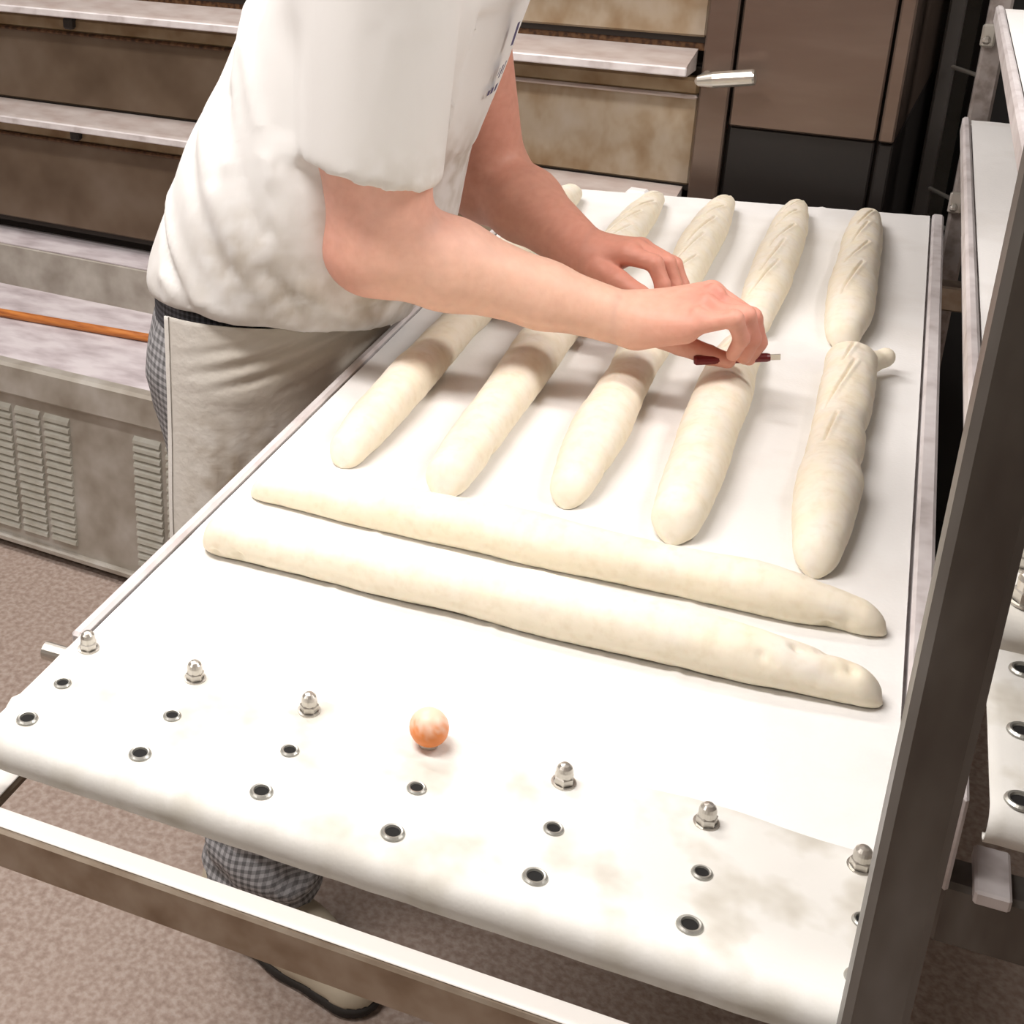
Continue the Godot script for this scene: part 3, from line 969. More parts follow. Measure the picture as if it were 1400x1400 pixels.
func make_dough() -> void:
	var gl := "long unscored dough strands"
	loaf("long dough strand lying nearest, right end folded in a wrinkled knot", gl, true, -0.512, 0.061,
		[-0.934, -0.944, -0.948, -0.95, -0.957, -0.961, -0.96, -0.955], [0.050, 0.0500, 0.0524, 0.055, 0.0561, 0.0540, 0.0455, 0.030], [],
		[[0.05, 0.018, 0.016, 0.006, 0.006], [0.075, 0.023, 0.010, 0.005, 0.006], [0.035, 0.024, 0.006, 0.005, 0.005], [0.845, 0.014, 0.026, 0.004, 0.007], [0.86, 0.016, 0.024, 0.003, 0.005], [0.885, 0.000, 0.034, 0.005, 0.005], [0.90, -0.004, 0.034, 0.005, 0.005], [0.915, -0.007, 0.031, 0.005, 0.005], [0.925, -0.012, 0.026, 0.005, 0.003], [0.955, 0.004, 0.026, 0.004, 0.003], [0.935, 0.008, 0.022, 0.004, 0.003], [0.915, 0.012, 0.018, 0.004, 0.003]], 1, 0.76)
	loaf("long smooth dough strand second from the board's near end, tapering at the right", gl, true, -0.515, 0.06,
		[-1.041, -1.046, -1.045, -1.045, -1.049, -1.055, -1.064, -1.066], [0.031, 0.0421, 0.0499, 0.0525, 0.0504, 0.0468, 0.0475, 0.026], [],
		[[0.90, -0.010, 0.02, 0.006, 0.004], [0.94, 0.012, 0.010, 0.006, 0.006], [0.92, 0.016, 0.004, 0.006, 0.005]], 2, 0.76)
	var gu := "scored loaves in the row by the oven"
	var gn := "loaves in the row nearer the long strands"
	loaf("scored dough loaf at the far right corner, squat and curved", gu, false, -2.252, -1.674,
		[-0.014, -0.009, -0.004, -0.005, -0.011, -0.018, -0.029, -0.042], [0.036, 0.0479, 0.0556, 0.0562, 0.0593, 0.0602, 0.0560, 0.040], slashes(4, 0.06, 0.60, 3, 0.006, -0.014, 0.125),
		[[0.42, 0.022, 0.025, 0.008, 0.004], [0.3, 0.024, 0.02, 0.006, 0.003]], 3)
	loaf("scored dough loaf in the oven row, second from the right", gu, false, -2.258, -1.668,
		[-0.121, -0.117, -0.118, -0.119, -0.121, -0.124, -0.128, -0.131], [0.036, 0.047, 0.0545, 0.058, 0.060, 0.056, 0.0495, 0.042], slashes(5, 0.03, 0.66, 4, 0.008, -0.014, 0.125), [], 4)
	loaf("scored dough loaf in the oven row just above the hands, third from the right", gu, false, -2.24, -1.68,
		[-0.236, -0.233, -0.232, -0.232, -0.231, -0.231, -0.232, -0.232], [0.034, 0.046, 0.0554, 0.058, 0.056, 0.052, 0.048, 0.032], slashes(5, 0.03, 0.68, 5, 0.009, -0.014, 0.12), [], 5)
	loaf("scored dough loaf half hidden by the left forearm, its far end showing", gu, false, -2.222, -1.68,
		[-0.341, -0.342, -0.342, -0.341, -0.340, -0.339, -0.338, -0.337], [0.034, 0.044, 0.051, 0.055, 0.056, 0.054, 0.049, 0.032], slashes(5, 0.03, 0.66, 6, 0.010, -0.014, 0.115), [], 6)
	loaf("scored dough loaf at board's far left, glimpsed between both forearms", gu, false, -2.20, -1.68,
		[-0.474, -0.474, -0.475, -0.476, -0.475, -0.472, -0.468, -0.465], [0.034, 0.046, 0.055, 0.062, 0.060, 0.055, 0.049, 0.032], slashes(5, 0.05, 0.66, 7, -0.008, -0.022, 0.09), [], 7)
	loaf("scored bent dough loaf at the right, small nub at its far end", gn, false, -1.612, -1.115,
		[0.012, 0.002, -0.001, -0.006, -0.009, -0.009, -0.006, -0.004], [0.057, 0.0585, 0.0572, 0.0541, 0.0544, 0.0596, 0.052, 0.035], [[0.04, 0.0, -0.010, 0.06], [0.15, 0.004, -0.019, 0.13], [0.44, -0.005, -0.013, 0.075]],
		[[0.62, 0.03, 0.02, 0.03, 0.003], [0.42, 0.028, 0.02, 0.02, 0.003]], 8)
	loaf("unscored dough loaf directly below the scoring tool", gn, false, -1.64, -1.122,
		[-0.131, -0.129, -0.126, -0.122, -0.123, -0.126, -0.127, -0.123], [0.036, 0.0515, 0.0563, 0.0605, 0.0598, 0.0565, 0.052, 0.043], [[0.05, 0.006, -0.014, 0.09]],
		[[0.84, 0.02, 0.02, 0.006, 0.004]], 9)
	loaf("unscored dough loaf with a stepped notch, under the right wrist", gn, false, -1.645, -1.147,
		[-0.226, -0.228, -0.228, -0.228, -0.232, -0.233, -0.233, -0.232], [0.040, 0.056, 0.0552, 0.0520, 0.0538, 0.0585, 0.051, 0.036], [],
		[[0.86, 0.020, 0.014, 0.009, 0.006], [0.98, 0.002, 0.006, 0.004, 0.003]], 10)
	loaf("unscored dough loaf with a puckered round near end, under the forearm", gn, false, -1.66, -1.117,
		[-0.322, -0.330, -0.336, -0.343, -0.346, -0.351, -0.357, -0.358], [0.044, 0.060, 0.0610, 0.0590, 0.0548, 0.0526, 0.050, 0.047], [],
		[[0.955, -0.006, 0.026, 0.003, 0.005], [0.955, 0.002, 0.027, 0.003, 0.004], [0.95, 0.009, 0.024, 0.003, 0.005], [0.965, 0.013, 0.016, 0.004, 0.003], [0.82, 0.024, 0.01, 0.008, 0.003]], 11)
	loaf("unscored dough loaf nearest the baker's belly, narrow near end", gn, false, -1.66, -1.137,
		[-0.448, -0.453, -0.456, -0.456, -0.456, -0.457, -0.458, -0.458], [0.040, 0.050, 0.0510, 0.0524, 0.0544, 0.0545, 0.049, 0.037], [],
		[[0.955, 0.002, 0.022, 0.004, 0.004], [0.985, -0.004, 0.004, 0.003, 0.004]], 12)

# ------------------------------------------------------------------ the baker
func lin(r: int, g: int, b: int) -> Color:
	return c8(r, g, b).srgb_to_linear()

func finger(f: Field, pts: Array, r: Array) -> void:
	for i in pts.size() - 1: f.bone(pts[i], pts[i + 1], r[i], r[i + 1], 0.0035)

func make_baker() -> void:
	var t := thing("person", "baker in white T-shirt and stained apron leaning over the board, scoring dough", "person", Vector3(-0.75, 0, -1.43))
	var O := t.position
	# ---------- body
	var V := PackedVector3Array()
	var I := PackedInt32Array()
	var f := Field.new(Vector3(-1.0, 0.03, -1.78), Vector3(-0.28, 1.72, -1.1), 0.0145)
	f.bone(Vector3(-0.80, 0.92, -1.43), Vector3(-0.735, 1.08, -1.43), 0.115, 0.12, 0.04, 0, [], Vector3(1, 1, 0.75))
	f.bone(Vector3(-0.735, 1.08, -1.43), Vector3(-0.65, 1.32, -1.43), 0.12, 0.11, 0.04, 0, [], Vector3(1, 1, 0.75))
	f.bone(Vector3(-0.6, 1.365, -1.28), Vector3(-0.6, 1.36, -1.59), 0.055, 0.055, 0.05)
	f.bone(Vector3(-0.6, 1.37, -1.43), Vector3(-0.50, 1.50, -1.44), 0.062, 0.056, 0.04)   # neck
	# the head looks down at the dough: it is laid out upright and tipped about the neck
	var tip := func(v: Vector3) -> Vector3: return Vector3(-0.505, 1.50, -1.44) + (v - Vector3(-0.505, 1.50, -1.44)).rotated(Vector3(0, 0, 1), -0.62)
	f.bone(tip.call(Vector3(-0.475, 1.585, -1.445)), tip.call(Vector3(-0.44, 1.575, -1.445)), 0.092, 0.085, 0.03)   # skull
	f.bone(tip.call(Vector3(-0.40, 1.53, -1.445)), tip.call(Vector3(-0.395, 1.485, -1.445)), 0.055, 0.036, 0.04)   # jaw
	f.bone(tip.call(Vector3(-0.357, 1.57, -1.445)), tip.call(Vector3(-0.325, 1.525, -1.445)), 0.009, 0.014, 0.012)   # nose
	f.bone(tip.call(Vector3(-0.352, 1.495, -1.462)), tip.call(Vector3(-0.352, 1.495, -1.428)), 0.009, 0.009, 0.008)   # lips
	for s in [-1, 1]:
		f.bone(tip.call(Vector3(-0.46, 1.575, -1.445 + 0.09 * s)), tip.call(Vector3(-0.465, 1.54, -1.445 + 0.087 * s)), 0.018, 0.012, 0.008)   # ears
		f.bone(tip.call(Vector3(-0.365, 1.585, -1.445 + 0.032 * s)), tip.call(Vector3(-0.37, 1.585, -1.445 + 0.045 * s)), 0.012, 0.012, 0.01, 1)   # eye sockets
	for s in [0, 1]:
		var z: float = -1.33 if s == 0 else -1.53
		var kn := Vector3(-0.72, 0.5, -1.305) if s == 0 else Vector3(-0.745, 0.5, -1.57)
		var an := Vector3(-0.745, 0.1, -1.285) if s == 0 else Vector3(-0.765, 0.1, -1.6)
		f.bone(Vector3(-0.80, 0.90, z), kn, 0.085, 0.058, 0.03)
		f.bone(kn, an, 0.056, 0.04, 0.02)
		f.bone(an, an + Vector3(0.08, -0.05, 0.01), 0.030, 0.022, 0.02)
	f.nets(V, I)
	# right arm
	var sh := Vector3(-0.580, 1.360, -1.255)
	var el := Vector3(-0.590, 1.052, -1.290)
	var wr := Vector3(-0.334, 0.983, -1.385)
	for g in 2:
		f = Field.new(Vector3(-0.70, 0.93, -1.45), Vector3(-0.3405, 1.40, -1.17), 0.0055) if g == 0 else Field.new(Vector3(-0.3455, 0.925, -1.475), Vector3(-0.175, 1.05, -1.325), 0.0027)
		if g == 0:
			f.bone(sh, sh.lerp(el, 0.55) + Vector3(-0.005, 0, 0), 0.062, 0.064, 0.02)
			f.bone(sh.lerp(el, 0.55) + Vector3(-0.005, 0, 0), el + Vector3(0.002, 0.01, 0), 0.064, 0.054, 0.02)
			f.bone(el + Vector3(-0.022, -0.008, 0.0), el + Vector3(-0.012, 0.0, 0), 0.032, 0.034, 0.03)
		f.bone(el, el.lerp(wr, 0.28) + Vector3(0, 0.004, 0), 0.050, 0.0485, 0.03)
		f.bone(el.lerp(wr, 0.28) + Vector3(0, 0.004, 0), el.lerp(wr, 0.66), 0.0485, 0.036, 0.02)
		f.bone(el.lerp(wr, 0.66), wr, 0.036, 0.0285, 0.015)
		f.bone(wr + Vector3(-0.016, -0.004, 0.016), wr + Vector3(0.006, -0.008, 0.012), 0.014, 0.011, 0.012)
		# hand
		var kn := [Vector3(-0.262, 0.996, -1.368), Vector3(-0.258, 1.005, -1.389), Vector3(-0.256, 1.011, -1.410), Vector3(-0.258, 1.012, -1.431)]
		var hr := [0.0125, 0.0135, 0.0142, 0.0142]
		for i in 4:
			var root: Vector3 = wr.lerp(kn[i], 0.1) + Vector3(0, 0, 0.3 * (kn[i].z - wr.z))
			f.bone(root, kn[i], 0.0205, hr[i], 0.016)
		f.bone(Vector3(-0.318, 0.972, -1.378), Vector3(-0.270, 0.985, -1.372), 0.0165, 0.0125, 0.012)   # little-finger side of the palm
		if g == 1:
			finger(f, [kn[0], Vector3(-0.221, 1.0105, -1.370), Vector3(-0.2135, 0.984, -1.384), Vector3(-0.222, 0.960, -1.396)], [0.0115, 0.0092, 0.0083, 0.0072])
			finger(f, [kn[1], Vector3(-0.2135, 1.008, -1.393), Vector3(-0.2055, 0.978, -1.404), Vector3(-0.213, 0.954, -1.410)], [0.0125, 0.0100, 0.0090, 0.0078])
			finger(f, [kn[2], Vector3(-0.2105, 0.999, -1.414), Vector3(-0.2015, 0.969, -1.421), Vector3(-0.209, 0.949, -1.421)], [0.0130, 0.0102, 0.0092, 0.0080])
			finger(f, [kn[3], Vector3(-0.2125, 0.989, -1.436), Vector3(-0.2045, 0.961, -1.436), Vector3(-0.214, 0.945, -1.431)], [0.0128, 0.0100, 0.0090, 0.0078])
			finger(f, [Vector3(-0.312, 0.967, -1.405), Vector3(-0.280, 0.955, -1.412), Vector3(-0.250, 0.9475, -1.414), Vector3(-0.229, 0.9455, -1.413)], [0.0165, 0.0125, 0.0108, 0.0088])
			for q in [Vector3(-0.258, 1.010, -1.369), Vector3(-0.254, 1.0185, -1.390), Vector3(-0.252, 1.0245, -1.411)]:
				f.bone(q, q + Vector3(0.006, -0.003, 0), 0.006, 0.005, 0.008)
		f.nets(V, I)
	# left arm
	var sl := Vector3(-0.652, 1.345, -1.615)
	var le := Vector3(-0.612, 1.02, -1.70)
	var lw := Vector3(-0.431, 0.983, -1.568)
	for g in 2:
		f = Field.new(Vector3(-0.74, 0.92, -1.83), Vector3(-0.4335, 1.38, -1.49), 0.006) if g == 0 else Field.new(Vector3(-0.4385, 0.915, -1.66), Vector3(-0.30, 1.045, -1.49), 0.0028)
		if g == 0:
			f.bone(sl, le, 0.058, 0.047, 0.02)
			f.bone(le + Vector3(-0.02, -0.01, 0), le, 0.03, 0.032, 0.03)
		f.bone(le, le.lerp(lw, 0.35) + Vector3(0, 0.005, 0), 0.047, 0.047, 0.03)
		f.bone(le.lerp(lw, 0.35) + Vector3(0, 0.005, 0), lw, 0.047, 0.030, 0.02)
		var k := [Vector3(-0.383, 1.001, -1.551), Vector3(-0.379, 1.001, -1.571), Vector3(-0.377, 0.997, -1.592), Vector3(-0.381, 0.989, -1.611)]
		var kr := [0.0142, 0.0142, 0.0135, 0.012]
		for i in 4:
			var root: Vector3 = lw.lerp(k[i], 0.1) + Vector3(0, 0, 0.3 * (k[i].z - lw.z))
			f.bone(root, k[i], 0.021, kr[i], 0.016)
		if g == 1:
			finger(f, [k[0], Vector3(-0.347, 0.998, -1.541), Vector3(-0.334, 0.975, -1.537), Vector3(-0.334, 0.954, -1.531)], [0.0130, 0.0102, 0.0092, 0.0079])
			finger(f, [k[1], Vector3(-0.338, 0.993, -1.566), Vector3(-0.325, 0.967, -1.562), Vector3(-0.326, 0.947, -1.555)], [0.0130, 0.0102, 0.0092, 0.0079])
			finger(f, [k[2], Vector3(-0.335, 0.983, -1.592), Vector3(-0.322, 0.960, -1.588), Vector3(-0.322, 0.944, -1.580)], [0.0125, 0.0098, 0.0088, 0.0077])
			finger(f, [k[3], Vector3(-0.343, 0.972, -1.613), Vector3(-0.331, 0.953, -1.608), Vector3(-0.331, 0.941, -1.600)], [0.0112, 0.0090, 0.0081, 0.0070])
			finger(f, [Vector3(-0.413, 0.978, -1.545), Vector3(-0.385, 0.973, -1.530), Vector3(-0.356, 0.964, -1.521), Vector3(-0.337, 0.957, -1.517)], [0.0185, 0.0135, 0.0113, 0.0092])
		f.nets(V, I)
	var C := PackedColorArray()
	var fore := lin(236, 194, 172)
	var upper := lin(238, 188, 170)
	var red := lin(226, 160, 142)
	for v in V:
		var e: float = exp(-pow(v.distance_to(el + Vector3(-0.04, -0.01, 0.02)) / 0.07, 2.0))
		var hd: float = smoothstep(-0.37, -0.25, v.x) if v.z > -1.48 else smoothstep(-0.55, -0.40, v.x)
		var c := fore.lerp(upper, smoothstep(1.03, 1.12, v.y)).lerp(red, clampf(e * 0.8 + hd * 0.75, 0.0, 1.0))
		var kn2: float = exp(-pow(v.distance_to(Vector3(-0.25, 1.018, -1.40)) / 0.022, 2.0)) + exp(-pow(v.distance_to(Vector3(-0.205, 0.985, -1.41)) / 0.03, 2.0))
		c = c.lerp(lin(206, 120, 106), clampf(kn2 * 0.45, 0.0, 1.0))
		if v.z < -1.48: c = c.lerp(lin(206, 138, 118), 0.6)  # shade on the left arm, painted into the skin colour
		C.append(c * (1.0 + 0.06 * nz.get_noise_3d(v.x * 50, v.y * 50, v.z * 50)))
	obj("body", indexed(V, I, C), M.skin, t, -O)
	# hair, eyes (above the picture's edge)
	f = Field.new(Vector3(-0.60, 1.40, -1.58), Vector3(-0.27, 1.72, -1.31), 0.008)
	f.bone(tip.call(Vector3(-0.485, 1.592, -1.445)), tip.call(Vector3(-0.45, 1.59, -1.445)), 0.099, 0.090, 0.02)
	f.cut(tip.call(Vector3(-0.42, 1.60, -1.445)), Vector3(0.62, -0.78, 0).rotated(Vector3(0, 0, 1), -0.62))
	V = PackedVector3Array(); I = PackedInt32Array(); f.nets(V, I)
	obj("hair", indexed(V, I), M.hair, t, -O)
	for s in [-1, 1]:
		var em := SphereMesh.new()
		em.radius = 0.0118; em.height = 0.0236; em.radial_segments = 16; em.rings = 8
		var ey := obj("eyeball", em, M.eye, t, tip.call(Vector3(-0.3775, 1.583, -1.445 + 0.034 * s)) - O)
		var ir := SphereMesh.new()
		ir.radius = 0.0062; ir.height = 0.0124; ir.radial_segments = 14; ir.rings = 7
		obj("iris", ir, M.iris, ey, Vector3(0.0055, -0.0042, 0.0))
	# ---------- shirt
	f = Field.new(Vector3(-1.0, 0.86, -1.80), Vector3(-0.42, 1.49, -1.15), 0.0062)
	var sq := Vector3(1, 1, 0.77)
	f.bone(Vector3(-0.788, 0.88, -1.43), Vector3(-0.781, 0.945, -1.43), 0.141, 0.146, 0.05, 0, [], sq)
	f.bone(Vector3(-0.781, 0.945, -1.43), Vector3(-0.733, 1.065, -1.43), 0.146, 0.149, 0.06, 0, [], sq)
	f.bone(Vector3(-0.733, 1.065, -1.43), Vector3(-0.65, 1.29, -1.43), 0.149, 0.141, 0.05, 0, [], sq)
	f.bone(Vector3(-0.60, 1.355, -1.29), Vector3(-0.60, 1.35, -1.58), 0.075, 0.075, 0.06)
	f.bone(Vector3(-0.61, 1.37, -1.43), Vector3(-0.555, 1.425, -1.435), 0.085, 0.075, 0.05)
	var cuff := Vector3(-0.60, 1.145, -1.27)
	var cn := Vector3(-0.20, -1, 0.06).normalized()
	f.bone(Vector3(-0.575, 1.355, -1.255), Vector3(-0.597, 1.08, -1.274), 0.078, 0.0755, 0.022, 0, [cuff, cn])
	f.bone(Vector3(-0.650, 1.345, -1.61), Vector3(-0.660, 1.10, -1.675), 0.074, 0.070, 0.02, 0, [Vector3(-0.60, 1.185, -1.65), Vector3(-0.05, -1, -0.1).normalized()])
	f.bone(Vector3(-0.598, 1.12, -1.270), Vector3(-0.592, 1.17, -1.268), 0.0675, 0.064, 0.0, 1, [cuff, cn])
	f.bone(Vector3(-0.656, 1.13, -1.670), Vector3(-0.652, 1.23, -1.645), 0.064, 0.060, 0.0, 1, [Vector3(-0.60, 1.185, -1.65), Vector3(-0.05, -1, -0.1).normalized()])
	f.cut(Vector3(-0.785, 0.914, -1.43), Vector3(-0.05, -1.0, 0.20).normalized())
	f.bone(Vector3(-0.787, 0.80, -1.43), Vector3(-0.785, 0.94, -1.43), 0.132, 0.132, 0.0, 1, [], sq)
	f.cut(Vector3(-0.545, 1.435, -1.435), Vector3(0.5, 0.86, 0).normalized())
	f.bone(Vector3(-0.555, 1.41, -1.435), Vector3(-0.50, 1.50, -1.44), 0.066, 0.066, 0.0, 1)
	V = PackedVector3Array(); I = PackedInt32Array(); f.nets(V, I)
	# folds: [x0, y0, x1, y1, width, height] on the side towards the camera; crest next to a trough
	var folds := [
		[-0.876, 1.055, -0.790, 0.965, 0.012, -0.007], [-0.868, 1.062, -0.778, 0.975, 0.014, 0.006],
		[-0.83, 1.15, -0.745, 1.02, 0.014, -0.004], [-0.80, 1.16, -0.70, 1.00, 0.016, 0.004],
		[-0.765, 1.20, -0.70, 1.07, 0.012, -0.005], [-0.745, 1.26, -0.69, 1.13, 0.012, 0.005],
		[-0.79, 1.27, -0.77, 1.12, 0.012, -0.004], [-0.765, 1.29, -0.745, 1.14, 0.012, 0.004],
		[-0.84, 0.99, -0.73, 0.945, 0.012, 0.005], [-0.81, 0.965, -0.70, 0.945, 0.009, -0.004],
		[-0.70, 1.02, -0.64, 0.94, 0.012, -0.005], [-0.66, 1.0, -0.625, 0.94, 0.012, 0.006]]
	var chest := [
		[-0.515, 1.29, -0.545, 1.13, 0.009, -0.007], [-0.535, 1.30, -0.56, 1.14, 0.010, 0.006], [-0.555, 1.30, -0.575, 1.16, 0.009, -0.006],
		[-0.50, 1.22, -0.54, 1.08, 0.012, 0.005], [-0.53, 1.12, -0.58, 1.02, 0.014, -0.005], [-0.56, 1.07, -0.62, 0.98, 0.012, 0.006]]
	var N := PackedVector3Array()
	var h := 0.008
	for i in V.size():
		var v := V[i]
		var n := Vector3(f.at(v + Vector3(h, 0, 0)) - f.at(v - Vector3(h, 0, 0)), f.at(v + Vector3(0, h, 0)) - f.at(v - Vector3(0, h, 0)), f.at(v + Vector3(0, 0, h)) - f.at(v - Vector3(0, 0, h))).normalized()
		var d := 0.0013 * nz.get_noise_3d(v.x * 7 + v.y * 4, v.y * 4, v.z * 7) + 0.0005 * nz.get_noise_3d(v.x * 30, v.y * 16, v.z * 30)
		var p := Vector3(v.x, v.y, 0)
		if v.z > -1.42 and v.y > 0.92:
			for q in folds + chest:
				var dist := seg_dist(p, Vector3(q[0], q[1], 0), Vector3(q[2], q[3], 0))
				if dist < 0.05: d += 1.1 * q[5] * exp(-pow(dist / q[4], 2.0)) * clampf((v.z + 1.42) * 20.0, 0, 1)
		if v.z < -1.30 and v.x > -0.66:
			for q in chest:
				var dist := seg_dist(p, Vector3(q[0] + 0.01, q[1], 0), Vector3(q[2] + 0.01, q[3], 0))
				if dist < 0.04: d += q[5] * 0.7 * exp(-pow(dist / q[4], 2.0))
		# sleeve ripples
		if v.z > -1.27 and v.y > 1.2: d += 0.0012 * sin(v.x * 60.0 + v.y * 25.0) * smoothstep(1.2, 1.3, v.y)
		if v.z > -1.36 and v.y > 1.12 and v.x > -0.69 and v.x < -0.5:
			d *= 0.12 * smoothstep(1.19, 1.33, v.y) + (1.0 - smoothstep(-0.68, -0.66, v.x)) * 0.55
		if v.z < -1.56 and v.y < 1.26 and v.y > 1.1: d = 0.0
		d *= smoothstep(0.90, 0.96, v.y)
		V[i] = v + n * d
	# crisp cuffs and hem: smooth the rims, then pull them onto their cutting planes
	var planes := [[cuff, cn, -1.40, -1.1], [Vector3(-0.60, 1.185, -1.65), Vector3(-0.05, -1, -0.1).normalized(), -1.8, -1.56], [Vector3(-0.785, 0.914, -1.43), Vector3(-0.05, -1.0, 0.20).normalized(), -1.8, -1.0]]
	for pass_no in 6:
		var S := PackedVector3Array()
		S.resize(V.size())
		var K := PackedInt32Array()
		K.resize(V.size())
		for q in range(0, I.size(), 3):
			for e in 3:
				var a := I[q + e]
				var b := I[q + (e + 1) % 3]
				S[a] += V[b]
				K[a] += 1
		for i in V.size():
			for pl in planes:
				var dd := (V[i] - pl[0] as Vector3).dot(pl[1])
				if absf(dd) < 0.013 and V[i].z > pl[2] and V[i].z < pl[3] and K[i] > 0:
					if pl[2] > -1.5 and (V[i].x < -0.72 or V[i].x > -0.5): continue
					V[i] = V[i].lerp(S[i] / K[i], 0.5)
					break
	C = PackedColorArray()
	for v in V:
		var c := lin(234, 233, 231)
		var st: float = 0.0
		for q in [[-0.72, 1.03, 0.06], [-0.67, 0.985, 0.05], [-0.60, 1.09, 0.05], [-0.545, 1.11, 0.05], [-0.60, 0.97, 0.06]]:
			st = maxf(st, exp(-pow(Vector2(v.x - q[0], v.y - q[1]).length() / q[2], 2.0)))
		st *= clampf(0.5 + 1.3 * nz.get_noise_3d(v.x * 35, v.y * 35, v.z * 35), 0.0, 1.0)
		st += 0.35 * smoothstep(1.12, 0.95, v.y) * clampf(0.5 + nz.get_noise_3d(v.x * 20 + 9, v.y * 20, v.z * 20), 0, 1)
		C.append(c.lerp(lin(178, 166, 148), clampf(st * 0.6, 0.0, 1.0)))
	var shirt := obj("shirt", indexed(V, I, C), M.shirt, t, -O)
	# worn dark print on the chest: a small emblem over two short lines
	var pr := begin()
	for q in [[1.278, 1.252, -1.461, -1.450], [1.234, 1.219, -1.462, -1.456], [1.231, 1.216, -1.4535, -1.446], [1.229, 1.220, -1.4435, -1.438], [1.208, 1.199, -1.463, -1.45], [1.206, 1.199, -1.4475, -1.437], [1.205, 1.199, -1.434, -1.427]]:
		var g: Array[Vector3] = []
		for k in [[q[0], q[2]], [q[0], q[3]], [q[1], q[3]], [q[1], q[2]]]:
			var p := Vector3(-0.60, k[0], k[1])
			while f.at(p) < 0.0 and p.x < -0.42: p.x += 0.001
			g.append(p + Vector3(0.005, 0, 0))
		quad(pr, g[0], g[1], g[2], g[3], Vector3(1, 0, 0.3))
	obj("chest_print", done(pr), M.logo_print, shirt)
	# ---------- trousers
	f = Field.new(Vector3(-1.02, 0.05, -1.80), Vector3(-0.58, 0.98, -1.14), 0.0095)
	f.bone(Vector3(-0.80, 0.96, -1.43), Vector3(-0.805, 0.86, -1.43), 0.125, 0.138, 0.04, 0, [], Vector3(1, 1, 0.76))
	f.bone(Vector3(-0.805, 0.84, -1.345), Vector3(-0.735, 0.5, -1.305), 0.105, 0.088, 0.04)
	f.bone(Vector3(-0.735, 0.5, -1.305), Vector3(-0.735, 0.14, -1.285), 0.085, 0.082, 0.03)
	f.bone(Vector3(-0.805, 0.84, -1.525), Vector3(-0.765, 0.5, -1.57), 0.105, 0.088, 0.04)
	f.bone(Vector3(-0.765, 0.5, -1.57), Vector3(-0.765, 0.13, -1.60), 0.085, 0.078, 0.03)
	f.cut(Vector3(0, 0.075, 0), Vector3(0, -1, 0))
	f.cut(Vector3(0, 0.935, 0), Vector3(0, 1, 0))
	V = PackedVector3Array(); I = PackedInt32Array(); f.nets(V, I)
	for i in V.size():
		var v := V[i]
		var ax := Vector3(-0.735, v.y, -1.29) if v.z > -1.44 else Vector3(-0.765, v.y, -1.585)
		var n := (v - ax).normalized()
		var low := smoothstep(0.5, 0.2, v.y)
		V[i] = v + n * (0.007 * low * sin(v.y * 95.0 + v.x * 38.0 + 3.0 * nz.get_noise_3d(v.x * 8, v.y * 8, v.z * 8)) + 0.003 * nz.get_noise_3d(v.x * 20, v.y * 20, v.z * 20))
	var tr := obj("trousers", indexed(V, I), M.check_cloth, t, -O)
	var wb := PackedVector3Array()
	for i in 5:
		for j in 64:
			var ph := TAU * j / 64.0
			wb.append(Vector3(-0.80 + 0.1345 * cos(ph), 0.905 + 0.012 * i, -1.43 + 0.183 * sin(ph)))
	obj("waistband", grid_mesh(wb, 5, 64, true, PackedColorArray(), true), M.waistband, tr)
	# ---------- apron
	var ap := apron_mesh(1.80, -2.2, 0.0, 90, true)
	var apron := obj("apron", ap, M.apron, t, -O)
	obj("apron_hem", apron_mesh(1.82, 1.765, 0.0018, 5, false), M.apron_hem, apron)
	obj("apron_hem", apron_mesh(-2.15, -2.21, 0.0018, 5, false), M.apron_hem, apron)
	# ---------- shoes
	for s in 2:
		var a := Vector3(-0.79, 0, -1.283) if s == 0 else Vector3(-0.805, 0, -1.60)
		var dir := Vector3(0.985, 0, 0.17) if s == 0 else Vector3(0.995, 0, -0.1)
		var sd := Vector3(-dir.z, 0, dir.x)
		f = Field.new(Vector3(-0.88, -0.01, a.z - 0.13), Vector3(-0.46, 0.16, a.z + 0.15), 0.006)
		f.bone(a + Vector3(0, 0.045, 0), a + Vector3(0, 0.085, 0) , 0.040, 0.039, 0.02)
		f.bone(a + Vector3(0, 0.05, 0), a + dir * 0.13 + Vector3(0, 0.045, 0), 0.039, 0.042, 0.03)
		f.bone(a + dir * 0.12 + Vector3(0, 0.04, 0), a + dir * 0.215 + sd * 0.004 + Vector3(0, 0.026, 0), 0.046, 0.042, 0.03)
		f.bone(a + dir * 0.04 + Vector3(0, 0.10, 0), a + dir * 0.12 + Vector3(0, 0.068, 0), 0.032, 0.028, 0.02)
		f.cut(Vector3(0, 0.016, 0), Vector3(0, -1, 0))
		V = PackedVector3Array(); I = PackedInt32Array(); f.nets(V, I)
		var shoe := obj("shoe", indexed(V, I), M.shoe, t, -O)
		f = Field.new(Vector3(-0.88, -0.012, a.z - 0.13), Vector3(-0.46, 0.05, a.z + 0.15), 0.006)
		f.bone(a + Vector3(0, 0.02, 0), a + dir * 0.12 + Vector3(0, 0.02, 0), 0.043, 0.044, 0.02)
		f.bone(a + dir * 0.12 + Vector3(0, 0.02, 0), a + dir * 0.215 + sd * 0.004 + Vector3(0, 0.02, 0), 0.0475, 0.045, 0.02)
		f.cut(Vector3(0, 0.021, 0), Vector3(0, 1, 0))
		f.cut(Vector3(0, 0.001, 0), Vector3(0, -1, 0))
		V = PackedVector3Array(); I = PackedInt32Array(); f.nets(V, I)
		obj("sole", indexed(V, I), M.shoe_sole, shoe)
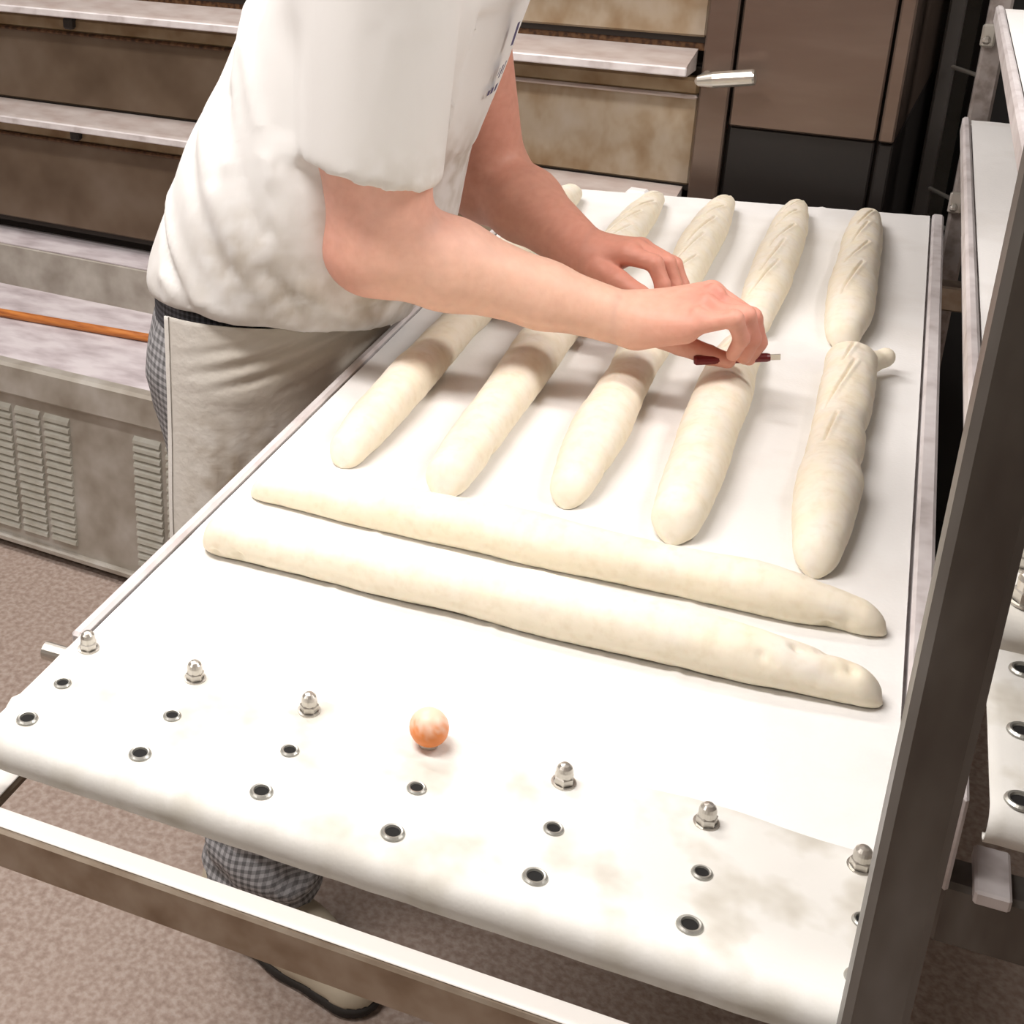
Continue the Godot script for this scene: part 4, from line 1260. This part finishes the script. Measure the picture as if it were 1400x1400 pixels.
		for k in 4:
			var c := a + dir * (0.112 + 0.022 * k) + Vector3(0, 0.0935 - 0.0065 * k, 0)
			obj("lace", tube([c - sd * 0.026 + Vector3(0, -0.016, 0), c - sd * 0.012, c + Vector3(0, 0.002, 0), c + sd * 0.012, c + sd * 0.026 + Vector3(0, -0.016, 0)], [0.003, 0.003, 0.003, 0.003, 0.003], 8), M.lace, shoe)
	# ---------- scoring blade in the right hand
	var p0 := Vector3(-0.262, 0.944, -1.400)
	var p1 := Vector3(-0.186, 0.9525, -1.428)
	var tool := thing("scoring_blade", "dark red scoring blade held in the baker's right hand above the dough", "blade", p0)
	obj("handle", tube([Vector3.ZERO, (p1 - p0) * 0.03, (p1 - p0) * 0.93, (p1 - p0) * 0.97], [0.004, 0.0056, 0.0048, 0.004], 12), M.tool_red, tool)
	var bl := begin()
	var bx := (p1 - p0).normalized()
	var bz := bx.cross(Vector3.UP).normalized()
	add_box(bl, Vector3(0.012, 0.007, 0.0012), 0.0004, Transform3D(Basis(bx, bz.cross(bx), bz), (p1 - p0) * 1.03))
	obj("blade", done(bl), M.blade, tool)

func apron_mesh(f0: float, f1: float, off: float, cols: int, folds: bool) -> ArrayMesh:
	var rows := 110
	var V := PackedVector3Array()
	var C := PackedColorArray()
	var n := rows * 2
	for i in n:
		var outer := i < rows
		var u := float(i if outer else n - 1 - i) / (rows - 1)
		for j in cols + 1:
			var ph := lerpf(f0, f1, float(j) / cols)
			var top: float = 0.914 + 0.20 * 0.2 * sin(ph) * (1.0 if sin(ph) > 0 else 0.3) - 0.006
			var y := lerpf(top, 0.345, u)
			var flare := 0.012 * smoothstep(0.9, 0.4, y)
			var rx := 0.1375 + flare * 0.4
			var rz := 0.205 + flare
			var w := 0.0035 * nz.get_noise_3d(cos(ph) * 6, y * 3, sin(ph) * 6) * smoothstep(0.93, 0.7, y)
			w += 0.006 * sin(ph * 9.0 + 1.0) * smoothstep(0.8, 0.4, y)
			# gathers under the shirt at the front
			var gz := exp(-pow((ph - 0.75) / 0.55, 2.0))
			w += gz * 0.0045 * sin((y + 0.035 * ph) * 260.0) * smoothstep(0.845, 0.875, y) * smoothstep(0.935, 0.91, y)
			w += gz * 0.006 * exp(-pow((y - 0.872 - 0.012 * sin(ph * 4.0)) / 0.012, 2.0))
			w = minf(w, 0.006)
			if cos(ph) > 0.2: w = minf(w, 0.002)
			w += off - (0.0 if outer else 0.0022)
			var p := Vector3(-0.80 + (rx + w) * cos(ph), y, -1.43 + (rz + w) * sin(ph))
			V.append(p)
			var s := clampf(0.45 + 1.1 * nz.get_noise_3d(p.x * 12, p.y * 12, p.z * 12) + 0.5 * nz.get_noise_3d(p.x * 45, p.y * 45, p.z * 45), 0.0, 1.0)
			var where := smoothstep(1.72, 1.35, ph) * smoothstep(0.86, 0.80, y) * smoothstep(0.42, 0.6, y)
			var c := lin(222, 218, 210).lerp(lin(146, 126, 98), s * where * 0.95)
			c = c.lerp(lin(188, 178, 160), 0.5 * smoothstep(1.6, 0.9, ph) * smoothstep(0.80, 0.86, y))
			C.append(c)
	var I := PackedInt32Array()
	var m := cols + 1
	for i in n:
		for j in cols:
			var a := i * m + j
			var b := ((i + 1) % n) * m + j
			I.append_array([a, b, a + 1, a + 1, b, b + 1])
	return indexed(V, I, C)
